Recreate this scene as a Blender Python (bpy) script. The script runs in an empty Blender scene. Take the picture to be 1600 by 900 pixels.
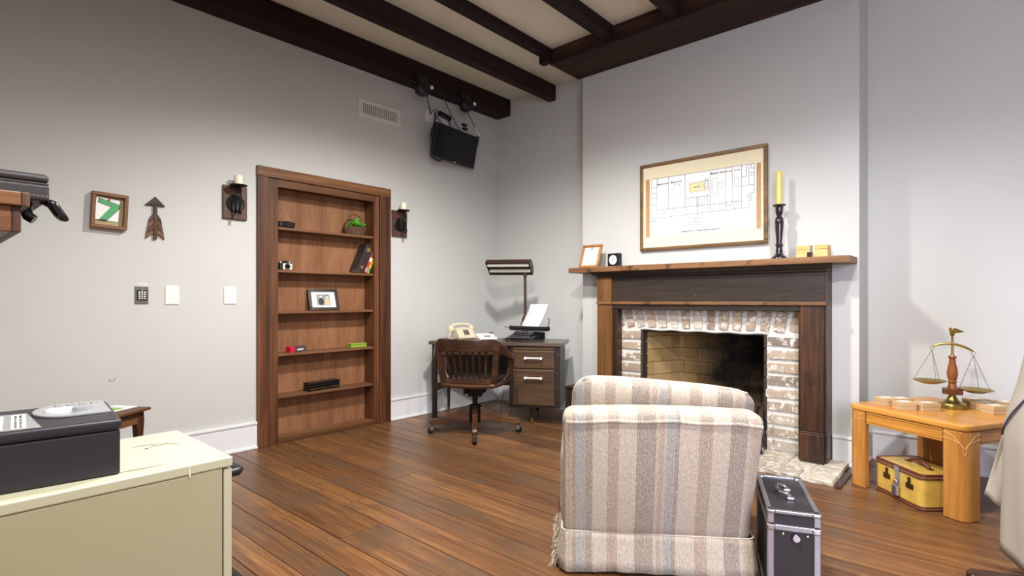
import bpy, math, random
from mathutils import Vector, Matrix
random.seed(7)
R = math.radians
scene = bpy.context.scene
COL = scene.collection

# ------------------------------------------------------------------ camera
cam_d = bpy.data.cameras.new('camera'); cam = bpy.data.objects.new('camera', cam_d); COL.objects.link(cam)
cam_d.sensor_width = 36.0; cam_d.lens = 18.936; cam_d.shift_y = 0.01106; cam_d.clip_start = 0.02
YAW = 0.72341
cam.location = (0, 0, 1.2); cam.rotation_euler = (R(90), 0, YAW - R(90))
scene.camera = cam

# ------------------------------------------------------------------ world and lamps
w = bpy.data.worlds.new('world'); scene.world = w; w.use_nodes = True
w.node_tree.nodes['Background'].inputs[0].default_value = (0.62, 0.74, 1.0, 1)
w.node_tree.nodes['Background'].inputs[1].default_value = 1.0
def spot(name, loc, tgt, energy, col, size=150, blend=0.5, rad=0.07):
    l = bpy.data.lights.new(name, 'SPOT'); l.energy = energy; l.color = col
    l.spot_size = R(size); l.spot_blend = blend; l.shadow_soft_size = rad
    o = bpy.data.objects.new(name, l); COL.objects.link(o); o.location = loc
    o.rotation_euler = (Vector(tgt) - Vector(loc)).to_track_quat('-Z', 'Y').to_euler()
def area(name, loc, tgt, energy, col, sx, sy, spread=180):
    l = bpy.data.lights.new(name, 'AREA'); l.spread = R(spread); l.shape = 'RECTANGLE'; l.size = sx; l.size_y = sy; l.energy = energy; l.color = col
    o = bpy.data.objects.new(name, l); COL.objects.link(o); o.location = loc
    o.rotation_euler = (Vector(tgt) - Vector(loc)).to_track_quat('-Z', 'Y').to_euler()
WARM = (1.0, 0.98, 0.945)
spot('ceiling_lamp_middle', (2.35, 2.25, 3.22), (2.5, 2.5, 0), 265, WARM, 150, 0.7, 0.10)
spot('ceiling_lamp_near', (0.75, 0.75, 3.1), (1.2, 1.3, 0), 215, WARM, 164, 0.7, 0.10)
spot('ceiling_lamp_right', (2.7, 0.2, 3.22), (2.9, 0.3, 0), 95, (0.97, 0.95, 1.0), 140, 0.7, 0.08)
area('window_daylight', (-0.40, -1.65, 1.75), (3.2, -1.0, 0.2), 62, (0.78, 0.81, 1.0), 1.4, 1.7, 130)
vs = scene.view_settings
scene.display_settings.display_device = 'sRGB'
vs.view_transform = 'Standard'; vs.look = 'None'; vs.gamma = 1.0; vs.use_curve_mapping = False; vs.exposure = 0.72

# ------------------------------------------------------------------ materials
def lin(h):
    h = h.lstrip('#'); c = [int(h[i:i+2], 16)/255 for i in (0, 2, 4)]
    return tuple([(x/12.92 if x <= .04045 else ((x+.055)/1.055)**2.4) for x in c] + [1.0])
class NT:
    def __init__(s, name):
        s.m = bpy.data.materials.new(name); s.m.use_nodes = True; s.t = s.m.node_tree; s.n = s.t.nodes
        s.b = s.n['Principled BSDF']
    def new(s, typ, **kw):
        n = s.n.new(typ)
        for k, v in kw.items():
            if k[0] == '_': setattr(n, k[1:], v)
            else: n.inputs[k].default_value = v
        return n
    def link(s, a, ao, b, bi): s.t.links.new(a.outputs[ao], b.inputs[bi])
    def ramp(s, stops, interp='LINEAR'):
        r = s.n.new('ShaderNodeValToRGB'); r.color_ramp.interpolation = interp
        e = r.color_ramp.elements
        while len(e) < len(stops): e.new(0.5)
        for i, (p, c) in enumerate(stops): e[i].position = p; e[i].color = c
        return r
    def coords(s, scale=(1, 1, 1), rand=0.0, kind='Object'):
        tc = s.new('ShaderNodeTexCoord'); mp = s.new('ShaderNodeMapping'); mp.inputs['Scale'].default_value = scale
        s.link(tc, kind, mp, 'Vector')
        if rand:
            oi = s.new('ShaderNodeObjectInfo'); mu = s.new('ShaderNodeMath', _operation='MULTIPLY'); mu.inputs[1].default_value = rand
            s.link(oi, 'Random', mu, 0); cb = s.new('ShaderNodeCombineXYZ')
            for i in range(3): s.link(mu, 0, cb, i)
            s.link(cb, 0, mp, 'Location')
        return mp
    def noise(s, mp, scale, detail=4, rough=.55, dist=0.0):
        n = s.new('ShaderNodeTexNoise', Scale=scale, Detail=detail, Roughness=rough, Distortion=dist)
        s.link(mp, 0, n, 'Vector'); return n
    def bump(s, src, out, strength=.2, dist=.01):
        b = s.new('ShaderNodeBump', Strength=strength, Distance=dist); s.link(src, out, b, 'Height'); s.link(b, 0, s.b, 'Normal'); return b
    def mix(s, fac, a, b, mode='MIX', f=.5):
        m = s.new('ShaderNodeMix', _data_type='RGBA', _blend_type=mode)
        m.inputs[0].default_value = f
        if fac: s.t.links.new(fac, m.inputs[0])
        for i, v in ((6, a), (7, b)):
            if isinstance(v, tuple): m.inputs[i].default_value = v
            else: s.t.links.new(v, m.inputs[i])
        return m
def plain(name, hexc, rough=.5, metal=0.0, noise=0.06, nscale=30, bump=0.0, spec=.5, alpha=None, coat=0):
    t = NT(name); c = lin(hexc)
    t.b.inputs['Roughness'].default_value = rough; t.b.inputs['Metallic'].default_value = metal
    t.b.inputs['Specular IOR Level'].default_value = spec; t.b.inputs['Coat Weight'].default_value = coat
    mp = t.coords(); n = t.noise(mp, nscale, 3)
    r = t.ramp([(.25, tuple(x*(1-noise) for x in c[:3])+(1,)), (.75, tuple(min(1, x*(1+noise)) for x in c[:3])+(1,))])
    t.link(n, 'Fac', r, 0); t.link(r, 0, t.b, 'Base Color')
    if bump: t.bump(n, 'Fac', bump, .004)
    return t.m
def wood(name, dark, mid, light, axis=0, rough=.45, fine=60, coarse=5, rand=30, stretch=.06, var=.25, bump=.15, wear=None, spec=.4, fw=.45):
    t = NT(name); sc = [1, 1, 1]; sc[axis] = stretch
    mp = t.coords(tuple(sc), rand)
    n1 = t.noise(mp, fine, 5, .65, .3); n2 = t.noise(mp, coarse, 3, .5, 1.2)
    a = t.new('ShaderNodeMath', _operation='MULTIPLY_ADD'); a.inputs[1].default_value = fw
    t.link(n1, 'Fac', a, 0)
    b = t.new('ShaderNodeMath', _operation='MULTIPLY'); b.inputs[1].default_value = 1-fw
    t.link(n2, 'Fac', b, 0); t.link(b, 0, a, 2)
    r = t.ramp([(.32, lin(dark)), (.5, lin(mid)), (.68, lin(light))]); t.link(a, 0, r, 0)
    oi = t.new('ShaderNodeObjectInfo'); mr = t.new('ShaderNodeMapRange'); mr.inputs[3].default_value = 1-var; mr.inputs[4].default_value = 1+var
    t.link(oi, 'Random', mr, 0)
    hs = t.new('ShaderNodeHueSaturation'); t.link(r, 0, hs, 'Color'); t.link(mr, 0, hs, 'Value')
    out = hs
    if wear:
        mp2 = t.coords((1, 1, 1), rand); n3 = t.noise(mp2, wear[1], 6, .7)
        r3 = t.ramp([(wear[2], (0, 0, 0, 1)), (wear[2]+wear[3], (1, 1, 1, 1))]); t.link(n3, 'Fac', r3, 0)
        mx = t.mix(r3.outputs[0], hs.outputs[0], lin(wear[0])); t.t.links.new(mx.outputs[2], t.b.inputs['Base Color'])
    else: t.link(hs, 0, t.b, 'Base Color')
    t.b.inputs['Roughness'].default_value = rough; t.b.inputs['Specular IOR Level'].default_value = spec
    if bump: t.bump(n1, 'Fac', bump, .003)
    return t.m
M = {}
M['wall'] = plain('wall_paint', 'C4C4C0', .62, 0, .015, 3, 0, .3)
M['white_trim'] = plain('white_trim_paint', 'E2E2E4', .35, 0, .01, 4)
M['ceiling'] = plain('ceiling_paint', 'D8D2C4', .7, 0, .03, 3, 0, .2)
M['beam'] = wood('beam_wood', '170F0D', '231816', '33241F', 0, .6, 45, 4, 40, .05, .12, .2, None, .15)
M['beam_y'] = wood('header_beam_wood', '201410', '33221B', '4A3226', 1, .6, 40, 5, 40, .05, .05, .25, None, .15)
M['floor'] = wood('floor_plank_wood', '44291A', '6F4A2B', '94693E', 1, .34, 75, 6, 60, .03, .22, .16, ('584433', 1.5, .48, .2), .4, .62)
M['floor_gap'] = plain('floor_gap_dark', '1A0F0A', .9, 0, .1)
M['case_v'] = wood('bookcase_wood_upright', '28150B', '52301B', '7C4F30', 2, .5, 34, 7, 30, .05, .14, .25)
M['case_h'] = wood('bookcase_wood_level', '34200F', '5E3B21', '885C38', 0, .5, 34, 7, 30, .05, .12, .25)
M['case_back'] = wood('bookcase_back_panel', '6A4429', '84583A', '986B49', 2, .6, 60, 5, 30, .12, .03, .1)
M['shelf'] = wood('bookcase_shelf_wood', '50301E', '6E4930', '85603F', 0, .55, 50, 5, 30, .06, .08, .15)
M['mantel_dark'] = wood('mantel_dark_wood', '15100E', '28201B', '3E3027', 1, .42, 50, 4, 30, .06, .06, .2, ('6E5A44', 14, .68, .04), .5)
M['mantel_dark_v'] = wood('mantel_dark_upright', '1A100A', '352012', '5C3820', 2, .42, 50, 5, 30, .06, .06, .2, ('140C08', 4, .5, .2), .5)
M['mantel_gold_v'] = wood('mantel_worn_upright', '46301A', '6E4A28', '82592F', 2, .45, 50, 5, 30, .06, .03, .2)
M['mantel_gold'] = wood('mantel_worn_level', '4A3220', '7A5638', '9A7048', 1, .45, 60, 7, 30, .05, .03, .25, ('2B1A0E', 5, .56, .12))
M['iron'] = plain('black_iron', '1B1918', .45, .6, .2, 40, .1)
M['black'] = plain('black_plastic', '17171A', .4, 0, .08)
M['black_gloss'] = plain('black_gloss', '0E0C12', .18, 0, .05)
M['black_felt'] = plain('black_leather', '2C282A', .55, 0, .12, 220, .25)
M['white_plastic'] = plain('white_plastic', 'E8E6E2', .35, 0, .01)
M['vent_paint'] = plain('vent_paint', 'DCD7CE', .45, 0, .03)
M['painted_duct_shade'] = plain('painted_duct_shade', '1C1A19', .9)
M['grey_plate'] = plain('grey_metal_plate', '7A7672', .4, .7, .04)
M['candle'] = plain('cream_candle_wax', 'E6E0C8', .45, 0, .02)
M['candle_yellow'] = plain('yellow_candle_wax', 'DFCB62', .4, 0, .03)
M['wood_plaque'] = wood('sconce_plaque_wood', '2E1E17', '503529', '6A493A', 2, .5, 60, 8, 20, .1)
M['frame_wood'] = wood('shadow_frame_wood', '4C2F1D', '714A30', '8B6042', 0, .45, 50, 8, 20, .1)
M['paper'] = plain('white_paper', 'F1F1EE', .7, 0, .01)
M['burlap'] = plain('burlap_cloth', 'B0A27C', .9, 0, .12, 160, .3)
M['green'] = plain('green_print', '4FA468', .6, 0, .05)
M['ink'] = plain('black_ink', '2A2A30', .7, 0, .02)
M['plan_ink'] = plain('plan_line_ink', '6A6A70', .7, 0, .02)
M['chrome'] = plain('chrome', 'C9C9CE', .14, 1, .02)
M['alu'] = plain('brushed_aluminium', 'B9BAC4', .32, .9, .04, 60)
M['brass'] = plain('aged_brass', 'A08A4A', .3, .9, .12, 30)
M['cream_metal'] = plain('cream_enamel', 'C8C4A8', .32, 0, .03, 5)
M['cream_shaded'] = plain('cream_enamel_shaded', 'B0AA8A', .36, 0, .03, 4)  # same cream enamel, with the shade on the cabinet side put into the colour
M['scratch'] = plain('scratch_mark', '4A4228', .8)
M['chip'] = plain('bare_chip', 'F4F0DC', .6)
M['lock_black'] = plain('lockbox_black', '2B282E', .42, 0, .04, 60)
M['silver'] = plain('silver_plastic', 'AEAFB3', .3, .35, .03)
M['tape'] = plain('clear_grey_tape', '8E8F8C', .35)
M['oak'] = wood('oak_table_wood', 'A06626', 'C4863A', 'D89E52', 0, .28, 60, 6, 20, .06, .06, .08)
M['oak_v'] = wood('oak_leg_wood', '9E662C', 'C08440', 'D09A58', 2, .28, 60, 6, 20, .06, .05, .08)
M['oak_line'] = plain('oak_groove', '5A3512', .6)
M['oak_pale'] = plain('oak_inlay', 'DDB378', .35)
M['desk_top'] = wood('desk_top_wood', '3A2E26', '54453A', '6A594B', 0, .25, 60, 5, 20, .06, .03, .05)
M['desk_wood'] = wood('desk_drawer_wood', '33251A', '4C3827', '5F4733', 0, .35, 50, 5, 20, .08, .05, .08)
M['desk_dark'] = plain('desk_dark_frame', '261C16', .4, 0, .15, 20)
M['desk_edge'] = plain('drawer_edge_worn', '7A6138', .5)
M['chair_wood'] = wood('swivel_chair_wood', '1C100A', '3A2315', '573622', 0, .33, 50, 6, 20, .1, .05, .1)
M['chair_foot'] = wood('swivel_chair_foot_wood', '2C190E', '4E3019', '6C4628', 0, .35, 50, 6, 20, .1, .05, .1)
M['leather'] = plain('black_seat_leather', '1D2021', .3, 0, .1, 60, .1)
M['beige_phone'] = plain('beige_phone_plastic', 'CFC5AA', .35, 0, .02)
M['lamp_brown'] = plain('lamp_brown_enamel', '453227', .38, .2, .06)
M['tube'] = plain('unlit_lamp_tube', 'C7C2B4', .3)
M['kindling'] = wood('dark_box_wood', '1C120C', '2E1F15', '40301F', 0, .6, 40, 6, 20, .1)
M['pine'] = wood('pale_pine_wood', 'C2924F', 'D8AE6C', 'E5C286', 0, .45, 50, 6, 20, .08, .04)
M['candlestick'] = plain('dark_glazed_candlestick', '231722', .16, 0, .15, 40, .15, .6, None, .4)
M['kraft'] = plain('kraft_card', 'BB9160', .8)
M['mat_board'] = plain('cream_mat_board', 'E6DABA', .8, 0, .01)
M['pic_frame'] = wood('picture_frame_wood', '4C361F', '6F5332', '8B6C45', 0, .38, 60, 8, 20, .15)
M['yellow_print'] = plain('yellow_print', 'D8C878', .7)
M['orange_frame'] = wood('certificate_frame_wood', '7A4A22', 'A56A35', 'B97C45', 2, .4, 50, 8, 20, .1)
M['box_card'] = plain('tan_box_card', 'C6A980', .6, 0, .05, 25)
M['box_label'] = plain('pale_box_label', 'F0E8DE', .6)
M['scale_wood'] = wood('scale_turned_wood', '5A3018', '804A2A', '98603A', 2, .3, 50, 6, 20, .1)
M['suit_yellow'] = plain('yellow_lacquered_case', 'CFA94C', .32, 0, .2, 14, .05, .5, None, .3)
M['suit_brown'] = plain('brown_leather_trim', '5E2A1B', .4, 0, .15, 50, .1)
M['stitch'] = plain('pale_stitching', 'C9A77C', .7)
M['dark_brass'] = plain('tarnished_latch', '4A3D1E', .4, .7, .15)
M['leaf'] = plain('bright_green_leaf', '5FB335', .5, 0, .25, 25)
M['wicker'] = plain('brown_wicker', '5D4630', .7, 0, .35, 40, .2)
M['red'] = plain('red_card', 'C02038', .4)
M['grey_card'] = plain('dark_grey_card', '4B4144', .5)
M['lime'] = plain('green_tin', '86A83A', .35, 0, .06)
M['black_tin'] = plain('black_lacquer_tin', '161413', .3, .2, .3, 60, .1)
M['book_black'] = plain('black_book_cover', '2A2224', .5, 0, .06)
M['gold'] = plain('gold_print', 'C7A650', .4, .6)
M['book_red'] = plain('red_book_cover', 'C23A3C', .45)
M['book_yellow'] = plain('yellow_book_cover', 'E5CB1E', .45)
M['ashtray'] = plain('dark_brown_gloss', '22100F', .2, 0, .15)
M['silver_frame'] = plain('dark_silver_frame', '32281F', .3, .4, .2)
M['photo_grey'] = plain('photo_grey', '8E8E86', .6, 0, .2, 50)
M['stand_wood'] = wood('coat_stand_wood', '1E120F', '38221B', '4E342A', 0, .35, 40, 6, 20, .1)
M['purple_trim'] = plain('dark_purple_piping', '2A1B3C', .6)
def brick_mat(name, cols, white, amt, soot=None, rough=.85):
    t = NT(name); mp = t.new('ShaderNodeNewGeometry')
    oi = t.new('ShaderNodeObjectInfo')
    r = t.ramp([(i/max(1, len(cols)-1), lin(c)) for i, c in enumerate(cols)]); t.link(oi, 'Random', r, 0)
    n = t.noise(mp, 55, 6, .7); n2 = t.noise(mp, 22, 5, .65)
    hs = t.new('ShaderNodeHueSaturation'); mr = t.new('ShaderNodeMapRange'); mr.inputs[3].default_value = .55; mr.inputs[4].default_value = 1.4
    t.link(n, 'Fac', mr, 0); t.link(mr, 0, hs, 'Value'); t.link(r, 0, hs, 'Color')
    rw = t.ramp([(amt, (0, 0, 0, 1)), (amt+.12, (1, 1, 1, 1))]); t.link(n2, 'Fac', rw, 0)
    mx = t.mix(rw.outputs[0], hs.outputs[0], lin(white)); last = mx.outputs[2]
    if soot:
        g = t.new('ShaderNodeNewGeometry'); sp = t.new('ShaderNodeSeparateXYZ'); t.link(g, 'Position', sp, 0)
        cy, cz, ry, rz = soot
        def term(o, c, rr):
            a = t.new('ShaderNodeMath', _operation='SUBTRACT'); a.inputs[1].default_value = c; t.link(sp, o, a, 0)
            d = t.new('ShaderNodeMath', _operation='DIVIDE'); d.inputs[1].default_value = rr; t.link(a, 0, d, 0)
            p = t.new('ShaderNodeMath', _operation='POWER'); p.inputs[1].default_value = 2; t.link(d, 0, p, 0); return p
        s = t.new('ShaderNodeMath', _operation='ADD'); t.link(term(1, cy, ry), 0, s, 0); t.link(term(2, cz, rz), 0, s, 1)
        g2 = t.new('ShaderNodeMapping'); t.link(g, 'Position', g2, 0); n5 = t.noise(g2, 5, 5, .6)
        s2 = t.new('ShaderNodeMath', _operation='MULTIPLY_ADD'); s2.inputs[1].default_value = 1.6; t.link(n5, 'Fac', s2, 0); t.link(s, 0, s2, 2)
        rs = t.ramp([(.30, (1, 1, 1, 1)), (.5, (.72, .72, .72, 1)), (1.0, (0, 0, 0, 1))])
        dv = t.new('ShaderNodeMath', _operation='DIVIDE'); dv.inputs[1].default_value = 3.4; t.link(s2, 0, dv, 0); t.link(dv, 0, rs, 0)
        mx2 = t.mix(rs.outputs[0], last, lin('120D0A')); last = mx2.outputs[2]
    t.t.links.new(last, t.b.inputs['Base Color']); t.b.inputs['Roughness'].default_value = rough
    t.b.inputs['Specular IOR Level'].default_value = .2
    t.bump(n, 'Fac', .5, .008)
    return t.m
M['brick'] = brick_mat('limewashed_brick', ['9A8876', 'AE9C88', '8E7A6C', 'BDAE98', 'A08C7C', 'B49E88', '776B60', 'C9BEAE'], 'E2DDD2', .53)
M['firebrick'] = brick_mat('sooty_firebrick', ['A5895A', 'B2976A', '98794C', 'A88C60'], 'C2AA80', .75, (1.62, .66, .36, .52))
M['hearth_brick'] = brick_mat('pale_hearth_brick', ['B7AC9A', 'C8BEAC', 'A89C8A', 'BDB09C'], 'D8D0C0', .5)
M['mortar'] = plain('pale_mortar', 'CBC8C0', .9, 0, .08, 30, .4, .2)
M['soot'] = plain('sooted_brick', '40362E', .9, 0, .5, 40, .3, .2)
M['mortar_dark'] = plain('sooty_mortar', '5E4F38', .9, 0, .3, 6, .3, .2)
def stripe_mat(name, stops, wid):
    t = NT(name); tc = t.new('ShaderNodeTexCoord'); sp = t.new('ShaderNodeSeparateXYZ'); t.link(tc, 'Object', sp, 0)
    mp = t.coords((1, 1, 1)); nj = t.noise(mp, 90, 3, .7)
    ma = t.new('ShaderNodeMath', _operation='MULTIPLY_ADD'); ma.inputs[1].default_value = 1.0/wid; ma.inputs[2].default_value = .5
    t.link(sp, 0, ma, 0)
    mb = t.new('ShaderNodeMath', _operation='MULTIPLY_ADD'); mb.inputs[1].default_value = .016; t.link(nj, 'Fac', mb, 0); t.link(ma, 0, mb, 2)
    mc = t.new('ShaderNodeMath', _operation='SUBTRACT'); mc.inputs[1].default_value = .008; t.link(mb, 0, mc, 0)
    r = t.ramp([(p, lin(c)) for p, c in stops], 'CONSTANT'); t.link(mc, 0, r, 0)
    # slubs: threads running up and down
    mp2 = t.coords((240, 240, 22)); n2 = t.noise(mp2, 1, 5, .75)
    mr = t.new('ShaderNodeMapRange'); mr.inputs[1].default_value = .3; mr.inputs[2].default_value = .7; mr.inputs[3].default_value = .72; mr.inputs[4].default_value = 1.18
    wv = t.new('ShaderNodeMath', _operation='SINE'); wm_ = t.new('ShaderNodeMath', _operation='MULTIPLY'); wm_.inputs[1].default_value = 2*math.pi/.0105*wid; t.link(mc, 0, wm_, 0); t.link(wm_, 0, wv, 0)
    wa = t.new('ShaderNodeMath', _operation='MULTIPLY_ADD'); wa.inputs[1].default_value = .085; t.link(wv, 0, wa, 0); t.link(mr, 0, wa, 2)
    mp4 = t.coords((210, 210, 70)); n4 = t.noise(mp4, 1, 4, .7); r4 = t.ramp([(.46, (0, 0, 0, 1)), (.64, (.6, .6, .6, 1))]); t.link(n4, 'Fac', r4, 0)
    fm = t.mix(r4.outputs[0], r.outputs[0], lin('D2C5B2'))
    t.link(n2, 'Fac', mr, 0); hs = t.new('ShaderNodeHueSaturation'); t.t.links.new(fm.outputs[2], hs.inputs['Color']); t.link(wa, 0, hs, 'Value')
    t.link(hs, 0, t.b, 'Base Color'); t.b.inputs['Roughness'].default_value = .95; t.b.inputs['Specular IOR Level'].default_value = .1
    t.b.inputs['Sheen Weight'].default_value = .15
    mp3 = t.coords((1, 1, .6)); n3 = t.noise(mp3, 130, 4, .7)
    t.bump(n3, 'Fac', .8, .008)
    return t.m
CR, CR2, MV, PK, BL, BG, GY = 'D2C5B2', 'CABCA9', 'A7998C', 'BAA595', 'AEABA4', 'C2AE98', 'A5998B'
M['stripe'] = stripe_mat('striped_slub_fabric', [(0, GY), (.03, CR2), (.04, BG), (.065, GY), (.08, BL), (.13, GY), (.165, CR), (.24, PK), (.295, CR), (.38, MV), (.475, CR2), (.49, PK), (.512, CR2), (.525, BL), (.57, MV), (.588, CR), (.68, PK), (.745, CR), (.825, MV), (.905, CR2), (.925, BG), (.955, CR2), (.975, GY)], .84)
M['fabric_plain'] = plain('cream_slub_fabric', 'D6CAB6', .95, 0, .12, 120, .6, .1)
def tweed():
    t = NT('houndstooth_tweed'); mp = t.coords((1, 1, 1), 0, 'UV')
    ck = t.new('ShaderNodeTexChecker', Scale=1.0, Color1=lin('BDB5A6'), Color2=lin('77706A')); t.link(mp, 0, ck, 0)
    mp2 = t.coords((1, 1, 1)); n = t.noise(mp2, 25, 3); mx = t.mix(None, ck.outputs[0], lin('A89F90'), 'MIX', .35)
    t.t.links.new(mx.outputs[2], t.b.inputs['Base Color']); t.b.inputs['Roughness'].default_value = .95; t.b.inputs['Specular IOR Level'].default_value = .1
    t.bump(n, 'Fac', .15, .004); return t.m
M['tweed'] = tweed()

# ------------------------------------------------------------------ mesh builder
class MB:
    def __init__(s): s.v = []; s.f = []; s.uv = None
    def add(s, vs, fs):
        k = len(s.v); s.v += [tuple(p) for p in vs]; s.f += [tuple(i+k for i in f) for f in fs]; return s
    def box(s, a, b):
        x0, y0, z0 = [min(p, q) for p, q in zip(a, b)]; x1, y1, z1 = [max(p, q) for p, q in zip(a, b)]
        return s.add([(x0,y0,z0),(x1,y0,z0),(x1,y1,z0),(x0,y1,z0),(x0,y0,z1),(x1,y0,z1),(x1,y1,z1),(x0,y1,z1)],
                     [(0,3,2,1),(4,5,6,7),(0,1,5,4),(1,2,6,5),(2,3,7,6),(3,0,4,7)])
    def prism(s, poly, o, u, v, n, h):
        """poly (2-D, counter-clockwise seen from +n) in plane o,u,v pushed along n by h"""
        o, u, v, n = Vector(o), Vector(u), Vector(v), Vector(n); k = len(poly)
        a = [o+u*p[0]+v*p[1] for p in poly]; b = [p+n*h for p in a]
        return s.add(a+b, [tuple(range(k))[::-1], tuple(range(k, 2*k))]+[(i, (i+1) % k, k+(i+1) % k, k+i) for i in range(k)])
    def tube(s, pts, r, n=8, cap=True, flat=1.0):
        pts = [Vector(p) for p in pts]; k = len(pts); rr = r if isinstance(r, (list, tuple)) else [r]*k
        up = None; rings = []
        for i, p in enumerate(pts):
            d = (pts[min(i+1, k-1)]-pts[max(i-1, 0)]).normalized()
            if up is None: up = Vector((0, 0, 1)) if abs(d.z) < .9 else Vector((1, 0, 0))
            a = d.cross(up)
            if a.length < 1e-5: a = d.cross(Vector((0, 1, 0)))
            a.normalize(); b = a.cross(d).normalized(); up = b
            rings.append([p+a*math.cos(2*math.pi*j/n)*rr[i]+b*math.sin(2*math.pi*j/n)*rr[i]*flat for j in range(n)])
        vs = [q for g in rings for q in g]
        fs = [(i*n+j, i*n+(j+1) % n, (i+1)*n+(j+1) % n, (i+1)*n+j) for i in range(k-1) for j in range(n)]
        if cap: fs += [tuple(range(n))[::-1], tuple(range((k-1)*n, k*n))]
        return s.add(vs, fs)
    def lathe(s, prof, c=(0, 0, 0), n=24, ax='z', sx=1, sy=1):
        vs = []; k = len(prof)
        for r, h in prof:
            for j in range(n):
                a = 2*math.pi*j/n; x, y = r*math.cos(a)*sx, r*math.sin(a)*sy
                p = (x, y, h) if ax == 'z' else ((h, x, y) if ax == 'x' else (y, h, x))
                vs.append((p[0]+c[0], p[1]+c[1], p[2]+c[2]))
        fs = [(i*n+j, i*n+(j+1) % n, (i+1)*n+(j+1) % n, (i+1)*n+j) for i in range(k-1) for j in range(n)]
        if prof[0][0] > 1e-6: fs.append(tuple(range(n))[::-1])
        if prof[-1][0] > 1e-6: fs.append(tuple(range((k-1)*n, k*n)))
        return s.add(vs, fs)
    def soft(s, c, h, r, n=(8, 8, 8), fn=None):
        """box of half sizes h with edges rounded by r, on a fine grid; fn bends every point"""
        idx = {}; vs = []; fs = []
        def vid(i, j, k):
            if (i, j, k) in idx: return idx[(i, j, k)]
            p = [(-1+2*t/m)*hh for t, m, hh in zip((i, j, k), n, h)]
            q = [max(-hh+r, min(hh-r, t)) for t, hh in zip(p, h)]
            d = Vector([a-b for a, b in zip(p, q)])
            if d.length > 1e-9: d = d.normalized()*r
            p = Vector(q)+d
            if fn: p = Vector(fn(p))
            idx[(i, j, k)] = len(vs); vs.append((p.x+c[0], p.y+c[1], p.z+c[2])); return idx[(i, j, k)]
        nx, ny, nz = n
        for i in range(nx):
            for j in range(ny):
                fs.append((vid(i,j,0), vid(i,j+1,0), vid(i+1,j+1,0), vid(i+1,j,0))); fs.append((vid(i,j,nz), vid(i+1,j,nz), vid(i+1,j+1,nz), vid(i,j+1,nz)))
        for i in range(nx):
            for k in range(nz):
                fs.append((vid(i,0,k), vid(i+1,0,k), vid(i+1,0,k+1), vid(i,0,k+1))); fs.append((vid(i,ny,k), vid(i,ny,k+1), vid(i+1,ny,k+1), vid(i+1,ny,k)))
        for j in range(ny):
            for k in range(nz):
                fs.append((vid(0,j,k), vid(0,j,k+1), vid(0,j+1,k+1), vid(0,j+1,k))); fs.append((vid(nx,j,k), vid(nx,j+1,k), vid(nx,j+1,k+1), vid(nx,j,k+1)))
        return s.add(vs, fs)
    def sheet(s, rows, t=None, closed=False):
        """grid surface from rows of points"""
        k = len(rows[0]); vs = [p for r in rows for p in r]
        m = k if closed else k-1
        return s.add(vs, [(i*k+j, i*k+(j+1) % k, (i+1)*k+(j+1) % k, (i+1)*k+j) for i in range(len(rows)-1) for j in range(m)])
    def text(s, body, size, o, u, v, align='CENTER', font_h=1.0):
        cu = bpy.data.curves.new('t', 'FONT'); cu.body = body; cu.size = size; cu.align_x = align; cu.align_y = 'CENTER'; cu.resolution_u = 2; cu.offset = size*.035
        ob = bpy.data.objects.new('t', cu); COL.objects.link(ob); bpy.context.view_layer.update()
        me = bpy.data.meshes.new_from_object(ob.evaluated_get(bpy.context.evaluated_depsgraph_get()))
        o, u, v = Vector(o), Vector(u), Vector(v)
        s.add([o+u*p.co.x+v*p.co.y*font_h for p in me.vertices], [tuple(p.vertices) for p in me.polygons])
        bpy.data.objects.remove(ob); bpy.data.curves.remove(cu); bpy.data.meshes.remove(me); return s
    def xf(s, m, start=0):
        for i in range(start, len(s.v)): s.v[i] = tuple(m @ Vector(s.v[i]))
        return s
    def build(s, name, mat, parent=None, bev=0, seg=2, smooth=False, solid=0, sub=0):
        me = bpy.data.meshes.new(name); me.from_pydata([tuple(p) for p in s.v], [], s.f); me.update()
        o = bpy.data.objects.new(name, me); COL.objects.link(o); me.materials.append(M[mat])
        if smooth:
            me.polygons.foreach_set('use_smooth', [True]*len(me.polygons))
            if smooth != 'all': me.set_sharp_from_angle(angle=R(40))
        if solid:
            m = o.modifiers.new('s', 'SOLIDIFY'); m.thickness = solid; m.offset = 0
        if bev:
            m = o.modifiers.new('b', 'BEVEL'); m.width = bev; m.segments = seg; m.limit_method = 'ANGLE'; m.angle_limit = R(35)
        if sub:
            m = o.modifiers.new('u', 'SUBSURF'); m.levels = sub; m.render_levels = sub
        if parent: o.parent = parent
        return o
def tag(o, label=None, cat=None, group=None, kind=None):
    if label: o['label'] = label
    if cat: o['category'] = cat
    if group: o['group'] = group
    if kind: o['kind'] = kind
    return o
def thing(name, label, cat, loc=(0, 0, 0), rz=0, group=None):
    o = bpy.data.objects.new(name, None); COL.objects.link(o); o.location = loc; o.rotation_euler = (0, 0, R(rz)); o.empty_display_size = .1
    return tag(o, label, cat, group)
def struct(o): o['kind'] = 'structure'; return o
def copy_tree(o, parent=None):
    c = o.copy(); COL.objects.link(c); c.parent = parent
    for ch in list(o.children): copy_tree(ch, c)
    return c
def B(*boxes):
    m = MB()
    for a, b in boxes: m.box(a, b)
    return m
def arc(c, r, a0, a1, n, plane='xy'):
    out = []
    for i in range(n+1):
        a = R(a0+(a1-a0)*i/n); p, q = r*math.cos(a), r*math.sin(a)
        out.append({'xy': (c[0]+p, c[1]+q, c[2]), 'xz': (c[0]+p, c[1], c[2]+q), 'yz': (c[0], c[1]+p, c[2]+q)}[plane])
    return out

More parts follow.
